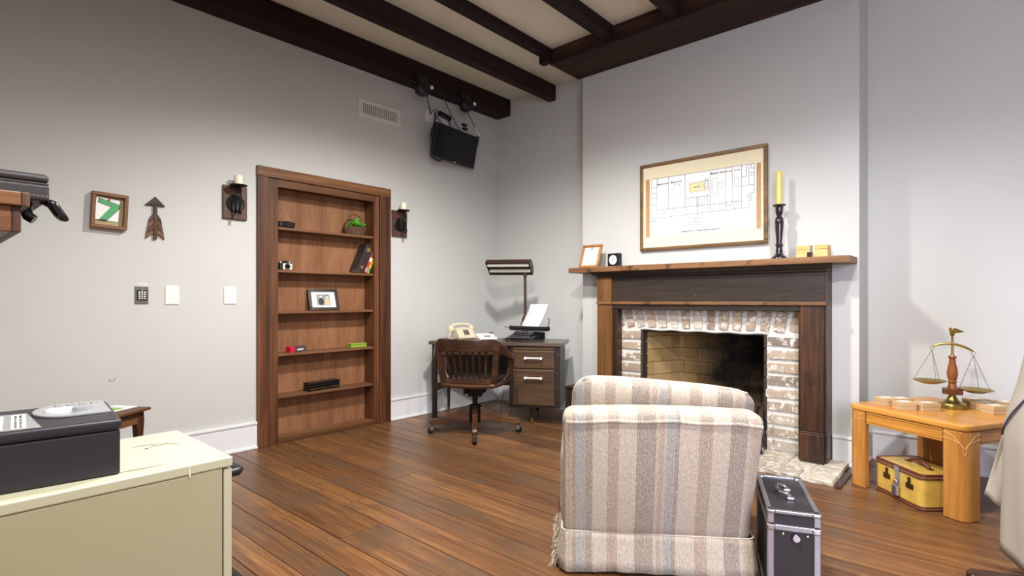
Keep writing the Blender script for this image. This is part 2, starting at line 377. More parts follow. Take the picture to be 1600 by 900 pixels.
# ================================================================== the room
CEIL = 3.55; WA = 4.43          # ceiling height, plane of the left wall
XL, YR = -0.45, -2.7            # walls behind the camera
# floor: every plank is a child
fl = struct(B(((XL-.2, YR-.2, -.12), (5.2, 4.75, -.022))).build('floor', 'floor_gap'))
joints = [XL]
while joints[-1] < .78: joints.append(joints[-1]+random.uniform(.13, .2))
joints[-1] = .88
joints += [1.02, 1.155, 1.287, 1.45, 1.70, 1.865, 2.02, 2.165, 2.40, 2.64, 2.865, 3.06, 3.25, 3.45, 3.62, 3.83, 4.03, 4.22, 4.41, 4.60, 4.75, 4.86]
for i in range(len(joints)-1):
    a, b = joints[i], joints[i+1]
    ymax = 4.43 if a < 4.7 else .68
    cuts = [YR]; y = YR+random.uniform(1.2, 3.0)
    while y < ymax-.9: cuts.append(y); y += random.uniform(2.2, 4.2)
    cuts.append(ymax)
    for c, d in zip(cuts, cuts[1:]):
        dz = random.uniform(-.0015, 0)
        B(((a+.0024, c+.0012, -.021), (b-.0024, d-.0012, dz))).build('plank', 'floor', fl)
struct(B(((XL-.2, YR-.2, CEIL), (5.2, 4.75, CEIL+.12))).build('ceiling', 'ceiling'))
# left wall, cut for the bookcase
BX0, BX1, BZ = 1.985, 3.06, 2.20
struct(B(((XL-.2, WA, 0), (BX0, WA+.2, CEIL)), ((BX1, WA, 0), (4.95, WA+.2, CEIL)), ((BX0, WA, BZ), (BX1, WA+.2, CEIL)), ((BX0, WA+.18, 0), (BX1, WA+.2, BZ))).build('wall_left', 'wall'))
struct(B(((4.75, 3.03, 0), (4.95, WA, CEIL))).build('wall_corner', 'wall'))
struct(B(((4.86, YR-.2, 0), (5.06, .684, CEIL))).build('wall_right', 'wall'))
FY0, FY1, FZ = 1.287, 2.361, .93      # mouth of the fireplace
struct(B(((4.5, .684, 0), (5.1, FY0, CEIL)), ((4.5, FY1, 0), (5.1, 3.03, CEIL)), ((4.5, FY0, FZ+.12), (5.1, FY1, CEIL)), ((4.5, FY0, FZ), (4.53, FY1, FZ+.12))).build('wall_chimney_breast', 'wall'))
# walls behind the camera, one with a sash window
wy0, wy1, wz0, wz1 = -2.4, -.9, .85, 2.65
struct(B(((XL-.2, YR, 0), (XL, wy0, CEIL)), ((XL-.2, wy1, 0), (XL, WA, CEIL)), ((XL-.2, wy0, 0), (XL, wy1, wz0)), ((XL-.2, wy0, wz1), (XL, wy1, CEIL))).build('wall_front', 'wall'))
struct(B(((XL-.2, YR-.2, 0), (4.86, YR, CEIL))).build('wall_rear', 'wall'))
struct(B(((XL-.14, wy0, wz0), (XL-.08, wy0+.05, wz1)), ((XL-.14, wy1-.05, wz0), (XL-.08, wy1, wz1)), ((XL-.14, wy0+.05, wz0), (XL-.08, wy1-.05, wz0+.05)), ((XL-.14, wy0+.05, wz1-.05), (XL-.08, wy1-.05, wz1)), ((XL-.13, wy0+.05, 1.73), (XL-.09, wy1-.05, 1.78))).build('window_1', 'white_trim', None, .004))
# baseboards with a bead on top and a shoe mould
def bb(name, segs, nrm):
    m = MB()
    for (a, b, z) in segs:
        n = Vector((nrm[0], nrm[1], 0))
        for t, z0, z1 in ((.018, 0, z-.02), (.026, z-.02, z), (.032, 0, .018)):
            lo = (min(a[0], b[0]), min(a[1], b[1])); hi = (max(a[0], b[0]), max(a[1], b[1]))
            p = [lo[0]+min(0, n.x*t), lo[1]+min(0, n.y*t), z0]; q = [hi[0]+max(0, n.x*t), hi[1]+max(0, n.y*t), z1]
            m.box(p, q)
    return struct(m.build(name, 'white_trim', None, .003))
bb('baseboard_left', [((XL, WA), (1.894, WA), .215), ((3.189, WA), (4.72, WA), .215)], (0, -1))
bb('baseboard_corner', [((4.75, 3.03), (4.75, WA-.033), .215)], (-1, 0))
bb('baseboard_breast', [((4.5, .684), (4.5, .847), .215)], (-1, 0))
bb('baseboard_breast_side', [((4.5, .684), (4.826, .684), .215)], (0, -1))
bb('baseboard_right', [((4.86, YR), (4.86, .651), .215)], (-1, 0))
# ------------------------------------------------------------------ beams
def beam(label, a, b, mat='beam', blk=None):
    t = thing('ceiling_beam', label, 'beam', (0, 0, 0), 0, 'dark ceiling beams')
    B((a, b)).build('timber', mat, t, .008)
    if blk: B(blk).build('end_block', mat, t, .006)
    return t
beam('wide dark beam lying along the top of the left wall above the vent', (XL, 4.215, 3.36), (4.75, WA, CEIL))
beam('slim dark ceiling beam second from the left wall, ending over the alcove', (XL, 3.55, 3.38), (4.75, 3.64, CEIL))
beam('dark ceiling beam with a small hanging end block beside the header', (XL, 3.06, 3.47), (4.03, 3.155, CEIL), 'beam', ((3.955, 3.058, 3.405), (4.028, 3.157, 3.478)))
beam('dark nail-pocked ceiling beam meeting the header above the picture', (XL, 2.40, 3.45), (4.03, 2.52, CEIL))
beam('dark nail-pocked ceiling beam at the top edge near the header, right of the others', (XL, 1.80, 3.43), (4.03, 1.90, CEIL))
t = thing('header_beam', 'heavy dark brown header beam running across the top of the chimney breast', 'beam')
B(((4.035, .55, 3.405), (4.5, 3.085, CEIL))).build('timber', 'beam_y', t, .006)
B(((4.03, .55, 3.398), (4.06, 3.08, 3.412))).build('edge_strip', 'beam_y', t, .003)

# ================================================================== built-in bookcase
bc = thing('built_in_bookcase', 'reddish brown built-in bookcase with five shelves set in the left wall', 'bookcase', (0, WA, 0))
B(((1.895, -.026, 0), (1.985, 0, 2.2))).build('casing_stile', 'case_v', bc, .004)
B(((3.06, -.026, 0), (3.188, 0, 2.2))).build('casing_stile', 'case_v', bc, .004)
B(((1.893, -.028, 2.2), (3.188, 0, 2.283))).build('casing_header', 'case_h', bc, .004)
B(((1.988, -.014, 0), (2.068, .012, 2.198))).build('face_stile', 'case_v', bc, .004)
B(((3.003, -.014, 0), (3.057, .012, 2.198))).build('face_stile', 'case_v', bc, .004)
B(((2.069, -.012, 2.135), (3.002, .012, 2.198))).build('top_rail', 'case_h', bc, .003)
B(((2.069, -.016, 0), (3.002, .012, .045))).build('bottom_rail', 'case_h', bc, .003)
B(((1.99, .013, 0), (2.068, .15, 2.198))).build('side_panel', 'case_v', bc)
B(((3.003, .013, 0), (3.055, .15, 2.198))).build('side_panel', 'case_v', bc)
B(((2.069, .152, 0), (3.002, .165, 2.19))).build('back_panel', 'case_back', bc)
B(((2.069, .013, 2.15), (3.002, .151, 2.19))).build('top_panel', 'case_h', bc)
B(((2.069, .013, 0), (3.002, .151, .038))).build('bottom_board', 'shelf', bc)
SZ = [1.805, 1.447, 1.10, .745, .392]
for z in SZ: B(((2.069, .002, z-.022), (3.002, .151, z))).build('shelf', 'shelf', bc, .003)
# ------------------------------------------------------------------ what stands on the shelves
# ashtray: a long low dark dish with rounded ends
t = thing('ashtray', 'low dark brown rounded dish at the left of the top shelf', 'dish', (2.16, WA+.07, SZ[0]))
m = MB().lathe([(.001, .0), (.045, .0), (.07, .012), (.075, .05), (.066, .055), (.058, .03), (.001, .022)], (0, 0, 0), 28, 'z', 1.25, .78); m.build('bowl', 'ashtray', t, smooth=True)
m = MB()
for a in (0, 90, 180, 270): B(((-.008, -.006, .048), (.008, .006, .058))).xf(Matrix.Translation((.085*math.cos(R(a)), .052*math.sin(R(a)), 0)) @ Matrix.Rotation(R(a), 4, 'Z')).build('rest_notch', 'ashtray', t, .002)
# wicker basket with a green plant
t = thing('wicker_basket', 'small brown wicker basket of bright green leaves on the top shelf', 'basket', (2.845, WA+.075, SZ[0]))
def weave(z): return .078+.03*z/.08
for k in range(8):
    z = .006+k*.0095; r = weave(z); pts = []
    for j in range(49):
        a = 2*math.pi*j/48; rr = r+(.0035 if (j+k) % 2 else -.0035); pts.append((rr*1.05*math.cos(a), rr*.58*math.sin(a), z))
    MB().tube(pts, .0062, 6, False).build('wicker_strand', 'wicker', t, smooth=True)
MB().lathe([(.001, .001), (.074, .001), (.1, .075), (.095, .076), (.07, .01), (.001, .01)], (0, 0, 0), 24, 'z', 1, .56).build('basket_lining', 'wicker', t, smooth=True)
MB().tube([(.098*math.cos(R(a)), 0, .075+.125*math.sin(R(a))) for a in range(0, 181, 12)], .006, 7).build('basket_handle', 'wicker', t, smooth=True)
pl = thing('plant', None, None); pl.parent = t
rnd = random.Random(3); lm = MB().add([(0, 0, 0), (.013, .008, .004), (.013, .024, .006), (0, .034, 0), (-.013, .024, .006), (-.013, .008, .004), (0, .018, -.002)], [(0, 1, 6), (1, 2, 6), (2, 3, 6), (3, 4, 6), (4, 5, 6), (5, 0, 6)])
proto = None
for k in range(46):
    if proto is None: o = proto = lm.build('leaf', 'leaf', pl, solid=.001)
    else: o = proto.copy(); COL.objects.link(o); o.parent = pl
    a = rnd.uniform(0, 2*math.pi); rr = math.sqrt(rnd.random())
    o.location = (.085*rr*math.cos(a), .042*rr*math.sin(a), .086+rnd.uniform(0, .075)*(1.15-rr)); o.rotation_euler = (rnd.uniform(-.6, 1.0), rnd.uniform(-.7, .7), rnd.uniform(0, 6.3)); s_ = rnd.uniform(.9, 1.5); o.scale = (s_, s_, s_)
# little camera
t = thing('box_camera', 'small black and cream vintage camera on the second shelf', 'camera', (2.155, WA+.05, SZ[1]))
B(((-.055, -.025, .0), (.055, .03, .062))).build('camera_body', 'black', t, .006)
B(((-.03, -.029, .006), (.05, -.0255, .056))).build('face_plate', 'mat_board', t, .002)
MB().lathe([(.001, -.048), (.014, -.048), (.019, -.04), (.022, -.0295), (.001, -.0295)], (.008, 0, .032), 20, 'y').build('lens', 'black_gloss', t, smooth=True)
MB().lathe([(.023, -.034), (.026, -.034), (.026, -.0296), (.023, -.0296)], (.008, 0, .032), 20, 'y').build('lens_ring', 'chrome', t, smooth=True)
B(((-.012, -.02, .0625), (.026, .02, .08))).build('viewfinder', 'black', t, .003)
for x in (-.036, .04): MB().lathe([(.001, .0625), (.011, .0625), (.011, .073), (.001, .073)], (x, 0, 0), 14).build('knob', 'chrome', t, .001)
# leaning books
def book(label, name, wid, hgt, dep, x, ang, cover, spine=None):
    """spine faces the room; foot of the right-hand cover at x, leaning right by ang"""
    t = thing(name, label, 'book', (x, WA+.012, SZ[1]+.001)); t.rotation_euler = (0, R(ang), 0)
    B(((-wid, 0, 0), (-wid+.003, dep, hgt)), ((-.003, 0, 0), (0, dep, hgt)), ((-wid, 0, 0), (0, .003, hgt))).build('cover', cover, t, .0015)
    B(((-wid+.0035, .0035, .004), (-.0035, dep-.004, hgt-.004))).build('page_block', 'paper', t)
    return t
t = book('thick black hardback book with gold spine lettering leaning on the second shelf', 'thick_book', .075, .275, .135, 2.90, 24, 'book_black')
m = MB()
for k, (z, a, b) in enumerate(((.235, -.06, -.02), (.222, -.056, -.016), (.209, -.058, -.024), (.05, -.05, -.026), (.04, -.055, -.021), (.03, -.047, -.03))):
    for j in range(4): q = a+(b-a)*j/4; m.box((q, -.0008, z), (q+(b-a)/4-.002, -.0002, z+.008))
tag(m.build('gold_lettering', 'gold', t), kind='stuff')
m = B(((-.0745, -.0006, .002), (-.0735, -.0001, .273))); m.build('spine_line', 'gold', t)
t = book('slim red and white paperback leaning between the black book and the yellow one', 'paperback', .022, .232, .125, 2.932, 24, 'book_red')
B(((-.021, -.0008, .12), (-.001, -.0002, .16))).build('spine_band', 'paper', t)
B(((-.021, -.0008, .015), (-.012, -.0002, .05))).build('spine_band', 'paper', t)
B(((-.02, -.0009, .17), (-.003, -.0002, .225))).build('spine_title', 'grey_card', t)
t = book('slim yellow paperback with a green foot leaning nearest the bookcase side', 'paperback', .02, .235, .125, 2.959, 24, 'book_yellow')
B(((-.019, -.0008, .01), (-.001, -.0002, .055))).build('spine_band', 'green', t)
m = MB()
for k in range(7): m.box((-.016, -.0008, .08+k*.018), (-.006, -.0002, .09+k*.018))
tag(m.build('spine_title', 'ink', t), kind='stuff')
# framed photograph of a couple
t = thing('photo_frame', 'dark silver frame with a photograph of a couple on the third shelf', 'photo frame', (2.52, WA+.045, SZ[2]), -9); t.rotation_euler = (R(-20), 0, R(-9))
def frame4(m, w, h, b, y0, y1):
    m.box((-w/2, y0, 0), (w/2, y1, b)); m.box((-w/2, y0, h-b), (w/2, y1, h)); m.box((-w/2, y0, b), (-w/2+b, y1, h-b)); m.box((w/2-b, y0, b), (w/2, y1, h-b)); return m
frame4(MB(), .27, .205, .022, -.012, .012).build('frame', 'silver_frame', t, .004)
frame4(MB(), .226, .161, .008, -.009, -.002).xf(Matrix.Translation((0, 0, .022))).build('inner_bead', 'chrome', t, .002)
B(((-.112, .0, .023), (.112, .008, .182))).build('mat', 'paper', t)
B(((-.062, -.002, .05), (.062, -.0005, .155))).build('photograph', 'photo_grey', t)
def blob(m, x, z, rx, rz, y=-.004): return m.add([(x, y, z)]+[(x+rx*math.cos(2*math.pi*j/14), y, z+rz*math.sin(2*math.pi*j/14)) for j in range(14)], [(0, 1+j, 1+(j+1) % 14) for j in range(14)])
m = blob(blob(MB(), -.022, .085, .026, .036), -.022, .14, .0095, .009); m.build('dark_suited_figure', 'ink', t)
blob(MB(), -.022, .131, .009, .012, -.005).build('figure_face', 'box_label', t)
blob(MB(), .032, .08, .025, .034).build('pale_dressed_figure', 'box_card', t); blob(MB(), .032, .127, .0085, .011, -.005).build('figure_face', 'box_label', t); blob(MB(), .032, .134, .011, .011, -.0045).build('figure_hair', 'ink', t)
MB().prism([(.014, .15), (.066, .006), (.07, .008), (.018, .152)], (-.02, 0, 0), (0, 1, 0), (0, 0, 1), (1, 0, 0), .04).build('easel_leg', 'black', t)
# red and grey box, green tin, black tin
t = thing('card_box', 'red and dark grey slim box at the left of the fourth shelf', 'box', (2.265, WA+.07, SZ[3]), 14)
B(((-.085, -.028, 0), (-.035, .028, .05))).build('red_end', 'red', t, .003); B(((-.0345, -.027, .001), (.085, .027, .048))).build('grey_sleeve', 'grey_card', t, .002)
m = MB()
for k in range(7): m.prism([(0, 0), (.006, 0), (.01, .014), (.004, .014)], (-.012+k*.0095, -.0276, .014), (1, 0, 0), (0, 0, 1), (0, -1, 0), .0004)
m.build('white_lettering', 'paper', t)
t = thing('flat_tin', 'flat green tin at the right of the fourth shelf', 'tin', (2.86, WA+.06, SZ[3]), 2)
B(((-.085, -.035, 0), (.085, .035, .026))).build('tin_base', 'lime', t, .005); B(((-.0865, -.0365, .0265), (.0865, .0365, .04))).build('tin_lid', 'lime', t, .005)
blob(blob(MB(), -.006, .016, .004, .004, -.0356), .006, .016, .004, .004, -.0356).build('catch', 'gold', t)
t = thing('metal_tin', 'long black battered tin box lying on the lowest shelf', 'tin', (2.505, WA+.068, SZ[4]), 8)
B(((-.16, -.045, 0), (.16, .045, .052))).build('tin_base', 'black_tin', t, .006); B(((-.163, -.048, .0525), (.163, .048, .075))).build('tin_lid', 'black_tin', t, .007)
B(((-.155, -.0462, .018), (.155, -.0452, .02))).build('lined_edge', 'gold', t)

# ================================================================== left wall fittings
def sconce(x, label, flip=0):
    t = thing('wall_sconce', label, 'sconce', (x, WA, 1.955), 0, 'candle sconces beside the bookcase')
    B(((-.09, -.022, -.13), (.09, 0, .13))).build('plaque', 'wood_plaque', t, .004)
    MB().lathe([(.001, -.026), (.05, -.026), (.062, -.03), (.07, -.026), (.07, -.0225), (.001, -.0225)], (0, 0, -.008), 30, 'y').build('boss', 'iron', t, smooth=True)
    MB().tube([(.0, -.034, .055), (.0, -.045, .0), (0, -.034, -.06)], .004, 6).build('boss_bar', 'iron', t, smooth=True)
    p = [(.0, -.03, -.05), (0, -.05, -.075), (0, -.085, -.07), (0, -.115, -.03), (0, -.125, .03), (0, -.112, .075), (0, -.09, .1), (0, -.08, .118)]
    MB().tube(p, .0075, 8).build('arm', 'iron', t, smooth=True)
    MB().tube([(0, -.085, -.068), (0, -.098, -.09), (0, -.118, -.098), (0, -.132, -.085), (0, -.13, -.068), (0, -.118, -.065)], [.007, .007, .0065, .006, .007, .010], 8).build('scroll', 'iron', t, smooth=True)
    MB().lathe([(.001, .112), (.03, .114), (.058, .121), (.064, .13), (.056, .128), (.001, .124)], (0, -.082, 0), 28).build('drip_pan', 'iron', t, smooth=True)
    c = MB().lathe([(.001, .1245), (.032, .1245), (.032, .198), (.029, .203), (.022, .2), (.001, .199)], (0, -.082, 0), 26).build('candle', 'candle', t, smooth=True)
    return t
sconce(1.725, 'black iron candle sconce on a wooden plaque left of the bookcase')
sconce(3.297, 'black iron candle sconce on a wooden plaque right of the bookcase')
# shadow-box frame with the number seven
t = thing('shadow_box_frame', 'square wooden shadow box holding a pinned green number 7', 'frame', (.918, WA, 1.79)); t.rotation_euler = (0, R(2.5), 0)
m = frame4(MB(), .2, .236, .022, -.05, 0); m.xf(Matrix.Translation((0, 0, -.118))); m.build('frame', 'frame_wood', t, .003)
B(((-.078, -.012, -.096), (.078, -.004, .096))).build('backing', 'burlap', t)
m7 = Matrix.Rotation(R(9), 4, 'Y')
pa = MB().add([(-.083, -.022, -.062), (.052, -.016, -.066), (.058, -.016, .082), (-.072, -.024, .088)], [(0, 1, 2, 3)]).build('paper_card', 'paper', t, solid=.001)
def seven(k, y):
    q = [(-.058, .078), (-.06, .048), (.012, .034), (-.05, -.058), (-.012, -.062), (.05, .02), (.052, .048)]
    cx, cz = sum(p[0] for p in q)/7, sum(p[1] for p in q)/7
    return MB().add([(cx+(p[0]-cx)*k, y, cz+(p[1]-cz)*k) for p in q], [(0, 1, 2, 6), (2, 3, 4, 5), (2, 5, 6)])
seven(1.06, -.0262).build('numeral_outline', 'ink', pa); seven(1.0, -.027).build('numeral_seven', 'green', pa)
MB().lathe([(.001, -.036), (.006, -.035), (.003, -.028), (.007, -.0255), (.001, -.025)], (-.004, 0, .076), 12, 'y').build('push_pin', 'red', pa, smooth=True)
# wooden arrow
t = thing('wooden_arrow', 'small brown wooden arrow pointing up beside the framed seven', 'wall decoration', (1.186, WA, 1.775))
def pris(poly, y0, h, name, mat, bev=.002): return MB().prism(poly, (0, y0, 0), (1, 0, 0), (0, 0, 1), (0, -1, 0), h).build(name, mat, t, bev)
pris([(-.062, .088), (.062, .088), (0, .152)], 0, .02, 'arrow_head', 'wood_plaque')
pris([(-.036, .097), (.036, .097), (0, .134)], -.0202, .003, 'head_inset', 'desk_dark', .001)
pris([(-.011, -.15), (.011, -.15), (.011, .087), (-.011, .087)], 0, .022, 'shaft', 'desk_wood')
for s_ in (-1, 1):
    for k in range(4):
        z = -.13+k*.036; w0 = .058-k*.006; w1 = w0-.006
        q = [(.0115*s_, z+.02), (w0*s_, z-.018), (w1*s_, z+.017), (.0115*s_, z+.053)]
        pris(q if s_ > 0 else q[::-1], 0, .02 if k % 2 else .017, 'feather_slat', 'wood_plaque' if k % 2 else 'frame_wood', .0015)
# keypad
t = thing('door_keypad', 'grey metal keypad with twelve white keys on the left wall', 'keypad', (1.107, WA, 1.23))
B(((-.04, -.008, -.061), (.04, 0, .061))).build('plate', 'grey_plate', t, .002)
B(((-.03, -.0115, -.038), (.03, -.0085, .036))).build('key_panel', 'black', t, .001)
for i in range(3):
    for j in range(4): B(((-.021+i*.0165, -.015, -.028+j*.0145), (-.01+i*.0165, -.012, -.0185+j*.0145))).build('key', 'white_plastic', t, .001)
for z in (-.05, .05): MB().lathe([(.001, -.011), (.004, -.011), (.004, -.0085), (.001, -.0085)], (0, 0, z), 10, 'y').build('screw', 'chrome', t)
B(((-.004, -.0135, .03), (.004, -.0118, .042))).build('indicator', 'gold', t)
t = tag(B(((1.085, WA-.002, 1.299), (1.139, WA, 1.309))).build('label_strip', 'paper', None), 'thin white printed strip above the keypad', 'label')
m = MB()
for k in range(9): m.box((-.02+k*.0045, -.0026, -.0012), (-.017+k*.0045, -.0021, .0012))
m.xf(Matrix.Translation((1.112, WA, 1.304))).build('print', 'ink', t)
for x, lb in ((1.295, 'blank white wall plate just right of the keypad'), (1.692, 'blank white wall plate nearest the bookcase')):
    t = thing('wall_plate', lb, 'wall plate', (x, WA, 1.23), 0, 'blank white wall plates')
    B(((-.045, -.008, -.067), (.045, 0, .067))).build('plate', 'white_plastic', t, .004)
    for z in (-.042, .042): MB().lathe([(.001, -.0092), (.0035, -.0092), (.0035, -.0082), (.001, -.0082)], (0, 0, z), 10, 'y').build('screw', 'white_plastic', t)
# scuffs on the wall
for pts, lb in (([(.92, 1.0), (.935, .985), (.95, .99), (.953, 1.01)], 'short dark scratch on the left wall above the lockbox'), ):
    tag(MB().tube([(a, WA-.0012, b-.34) for a, b in pts], .0012, 5).build('wall_scratch', 'scratch'), lb, 'scratch')
# air vent
t = thing('air_vent', 'cream metal air vent with upright slats high on the left wall', 'vent', (3.073, WA, 3.01))
m = frame4(MB(), .48, .168, .036, -.012, 0); m.xf(Matrix.Translation((0, 0, -.084))); m.build('frame', 'vent_paint', t, .003)
B(((-.204, -.002, -.048), (.204, -.0005, .048))).build('duct_shadow', 'painted_duct_shade', t)  # flat dark sheet painted in place of the shade behind the slats
sl = None
for k in range(19):
    x = -.194+k*.0215
    if sl is None: sl = B(((-.0055, -.011, -.0475), (.0055, -.0035, .0475))).build('slat', 'vent_paint', t, .001); o = sl
    else: o = sl.copy(); COL.objects.link(o); o.parent = t
    o.location = (x, 0, 0)
for x in (-.222, .222): MB().lathe([(.001, -.0145), (.005, -.0145), (.005, -.0123), (.001, -.0123)], (x, 0, 0), 10, 'y').build('screw', 'grey_plate', t)
# outlets, monitor, adapter and ceiling cameras
def plate(x, z, lb):
    t = thing('outlet_plate', lb, 'outlet', (x, WA, z), 0, 'outlet plates behind the monitor')
    B(((-.047, -.007, -.057), (.047, 0, .057))).build('plate', 'white_plastic', t, .003)
    for dz in (-.026, .026): B(((-.017, -.0095, dz-.014), (.017, -.0072, dz+.014))).build('socket', 'vent_paint', t, .002)
    return t
plate(3.69, 3.137, 'white outlet plate at the left above the monitor'); plate(3.905, 3.142, 'white outlet plate behind the black power adapter'); plate(4.18, 3.135, 'white outlet plate at the right with black plugs')
t = thing('power_adapter', 'black power brick hanging above the middle of the monitor', 'adapter', (3.87, WA-.045, 3.175)); t.rotation_euler = (0, R(9), 0)
B(((-.085, -.02, -.022), (.085, .02, .022))).build('brick_case', 'black', t, .006)
MB().tube([(-.085, 0, 0), (-.13, 0, .015), (-.16, .01, -.01), (-.175, .03, -.05)], .004, 6).build('cord', 'black', t, smooth=True)
MB().tube([(.06, 0, -.02), (.08, -.01, -.06), (.09, -.02, -.1)], .004, 6).build('cord', 'black', t, smooth=True)
t = thing('plug_cluster', 'pair of black plugs in the right-hand outlet above the monitor', 'plug', (4.18, WA-.0085, 3.135))
B(((-.04, -.035, .008), (.03, -.002, .036)), ((-.03, -.04, -.036), (.036, -.002, -.008))).build('plug_body', 'black', t, .008)
MB().tube([(-.02, -.035, -.045), (-.03, -.04, -.075), (-.02, -.05, -.1)], .0035, 6).build('cord', 'black', t, smooth=True)
# monitor: hangs out from the wall, its face tilted down and turned
t = thing('wall_monitor', 'black flat monitor tilted down on the wall near the corner', 'monitor', (3.925, WA-.16, 2.835)); t.rotation_euler = (R(11), R(1.0), R(4))
B(((-.33, -.02, -.175), (.315, .02, .175))).build('housing', 'black', t, .008)
B(((-.315, -.0225, -.155), (.3, -.0205, .163))).build('screen', 'black_gloss', t, .001)
B(((-.02, -.0225, -.168), (.012, -.0204, -.161))).build('maker_mark', 'white_plastic', t)
B(((.225, -.0225, -.168), (.237, -.0204, -.164))).build('power_light', 'white_plastic', t)
B(((-.1, .02, -.1), (.1, .045, .1)), ((-.05, .045, -.05), (.05, .13, .05))).build('wall_mount', 'black', t, .004)
B(((.316, -.012, .08), (.332, .03, .19))).build('side_clip', 'black', t, .004)
MB().tube([(-.27, .1, .28), (-.29, .06, .22), (-.325, .03, .12), (-.335, .02, 0), (-.325, .02, -.12), (-.28, .02, -.18), (-.2, .02, -.195), (-.15, .02, -.17)], .009, 8).build('cable', 'black', t, smooth=True)
MB().tube([(-.26, .1, .26), (-.22, .05, .2), (-.17, .02, .172)], .005, 6).build('cable', 'black', t, smooth=True)
B(((-.35, .0, .02), (-.31, .04, .1))).build('cable_plug', 'black', t, .006)
def dome(x, lb):
    t = thing('beam_camera', lb, 'camera', (x, 4.185, 3.335), 0, 'black round cameras on the wall beam')
    B(((-.075, -.04, -.02), (.055, .029, .06))).build('bracket', 'black', t, .006)
    MB().lathe([(.001, -.06), (.05, -.06), (.075, -.04), (.078, .0), (.07, .03), (.001, .03)], (-.01, -.035, -.075), 28, 'y').build('housing', 'black', t, smooth=True)
    MB().lathe([(.0105, -.066), (.0185, -.066), (.019, -.058), (.0105, -.058)], (.05, -.05, -.065), 18, 'y').build('lens_ring', 'white_plastic', t, smooth=True)
    MB().lathe([(.001, -.064), (.0102, -.064), (.0102, -.05), (.001, -.05)], (.05, -.05, -.065), 14, 'y').build('lens', 'black_gloss', t)
    MB().lathe([(.001, -.012), (.012, -.012), (.014, .012), (.001, .012)], (-.075, -.03, -.125), 12).build('knob', 'black', t, smooth=True)
dome(3.38, 'black round camera on the beam, nearer the vent'); dome(3.965, 'black round camera on the beam, nearer the corner')
for pts, mat, lb in (([(3.56, 4.3, 3.36), (3.6, 4.35, 3.28), (3.66, 4.38, 3.2), (3.7, 4.41, 3.15)], 'black', 'thin black wire dropping from the beam to the left outlet'),
                     ([(3.74, 4.28, 3.36), (3.85, 4.3, 3.22), (3.98, 4.31, 3.08), (4.05, 4.3, 3.02)], 'black', 'thin black wire crossing behind the power brick')):
    tag(MB().tube(pts, .0045, 6).build('hanging_wire', mat, smooth=True), lb, 'wire')
t = thing('hanging_wire', 'cable at the right of the monitor, black above and white below', 'wire')
MB().tube([(4.0, 4.24, 3.33), (4.1, 4.24, 3.2), (4.2, 4.25, 3.1)], .0045, 6).build('black_cable', 'black', t, smooth=True)
MB().tube([(4.2, 4.25, 3.1), (4.27, 4.245, 3.01)], .006, 6).build('white_sleeve', 'white_plastic', t, smooth=True)

# ================================================================== fireplace
fp = thing('fireplace', 'limewashed brick fireplace with sooty firebrick box behind the armchair', 'fireplace')
HZ = .03
# backing of pale mortar behind the face bricks
B(((4.446, 1.045, HZ), (4.499, FY0, 1.108)), ((4.446, FY1, HZ), (4.499, 2.625, 1.108)), ((4.446, FY0, FZ+.005), (4.499, FY1, 1.108))).build('mortar_bed', 'mortar', fp)
def rough_brick(seed):
    rnd = random.Random(seed); m = MB().soft((0, 0, 0), (.5, .5, .5), .06, (3, 3, 3)); 
    m.v = [tuple(c*(1+rnd.uniform(-.035, .035)) for c in p) for p in m.v]; return m
BR = []
for k in range(6):
    o = rough_brick(k).build('brick', 'brick'); BR.append(o.data); bpy.data.objects.remove(o)
FB = B(((-.5, -.5, -.5), (.5, .5, .5))).build('x', 'firebrick'); FBd = FB.data; bpy.data.objects.remove(FB)
SB = rough_brick(40).build('x', 'soot'); SBd = SB.data; bpy.data.objects.remove(SB)
HB = []
for k in range(4):
    o = rough_brick(20+k).build('brick', 'hearth_brick'); HB.append(o.data); bpy.data.objects.remove(o)
rb = random.Random(11)
def brick(data, loc, size, rot=(0, 0, 0), parent=fp, name='brick'):
    o = bpy.data.objects.new(name, data); COL.objects.link(o); o.parent = parent; o.location = loc; o.scale = size; o.rotation_euler = rot; return o
for k in range(9):                         # jambs
    z = HZ+.05+k*.0995
    for y0, y1 in ((1.03, FY0), (FY1, 2.625)):
        e = rb.uniform(-.006, .006)
        brick(BR[rb.randrange(6)], (4.462+rb.uniform(-.004, .004), (y0+y1)/2+e, z), (.06, y1-y0-.004+abs(e), .066+rb.uniform(-.006, .006)), (rb.uniform(-.02, .02), 0, 0))
n = 15                                     # flat arch of bricks on end
for k in range(n):
    y = 1.075+k*(2.58-1.075)/(n-1); a = (y-1.83)/.78*R(16)
    brick(BR[rb.randrange(6)], (4.462+rb.uniform(-.005, .004), y, 1.028), (.06, .07+rb.uniform(-.008, .008), .155), (-a, 0, 0))
# iron lintel bar with mortar lip
m = MB(); pts = [(4.445+.006*math.sin(k*2.1), FY0-.01+k*(FY1-FY0+.02)/22, FZ+.004+.004*math.sin(k*1.3)) for k in range(23)]
m.tube(pts, .011, 6); m.build('mortar_lip', 'mortar', fp, smooth=True)
B(((4.455, FY0, FZ-.018), (4.52, FY1, FZ-.006))).build('lintel_bar', 'iron', fp)
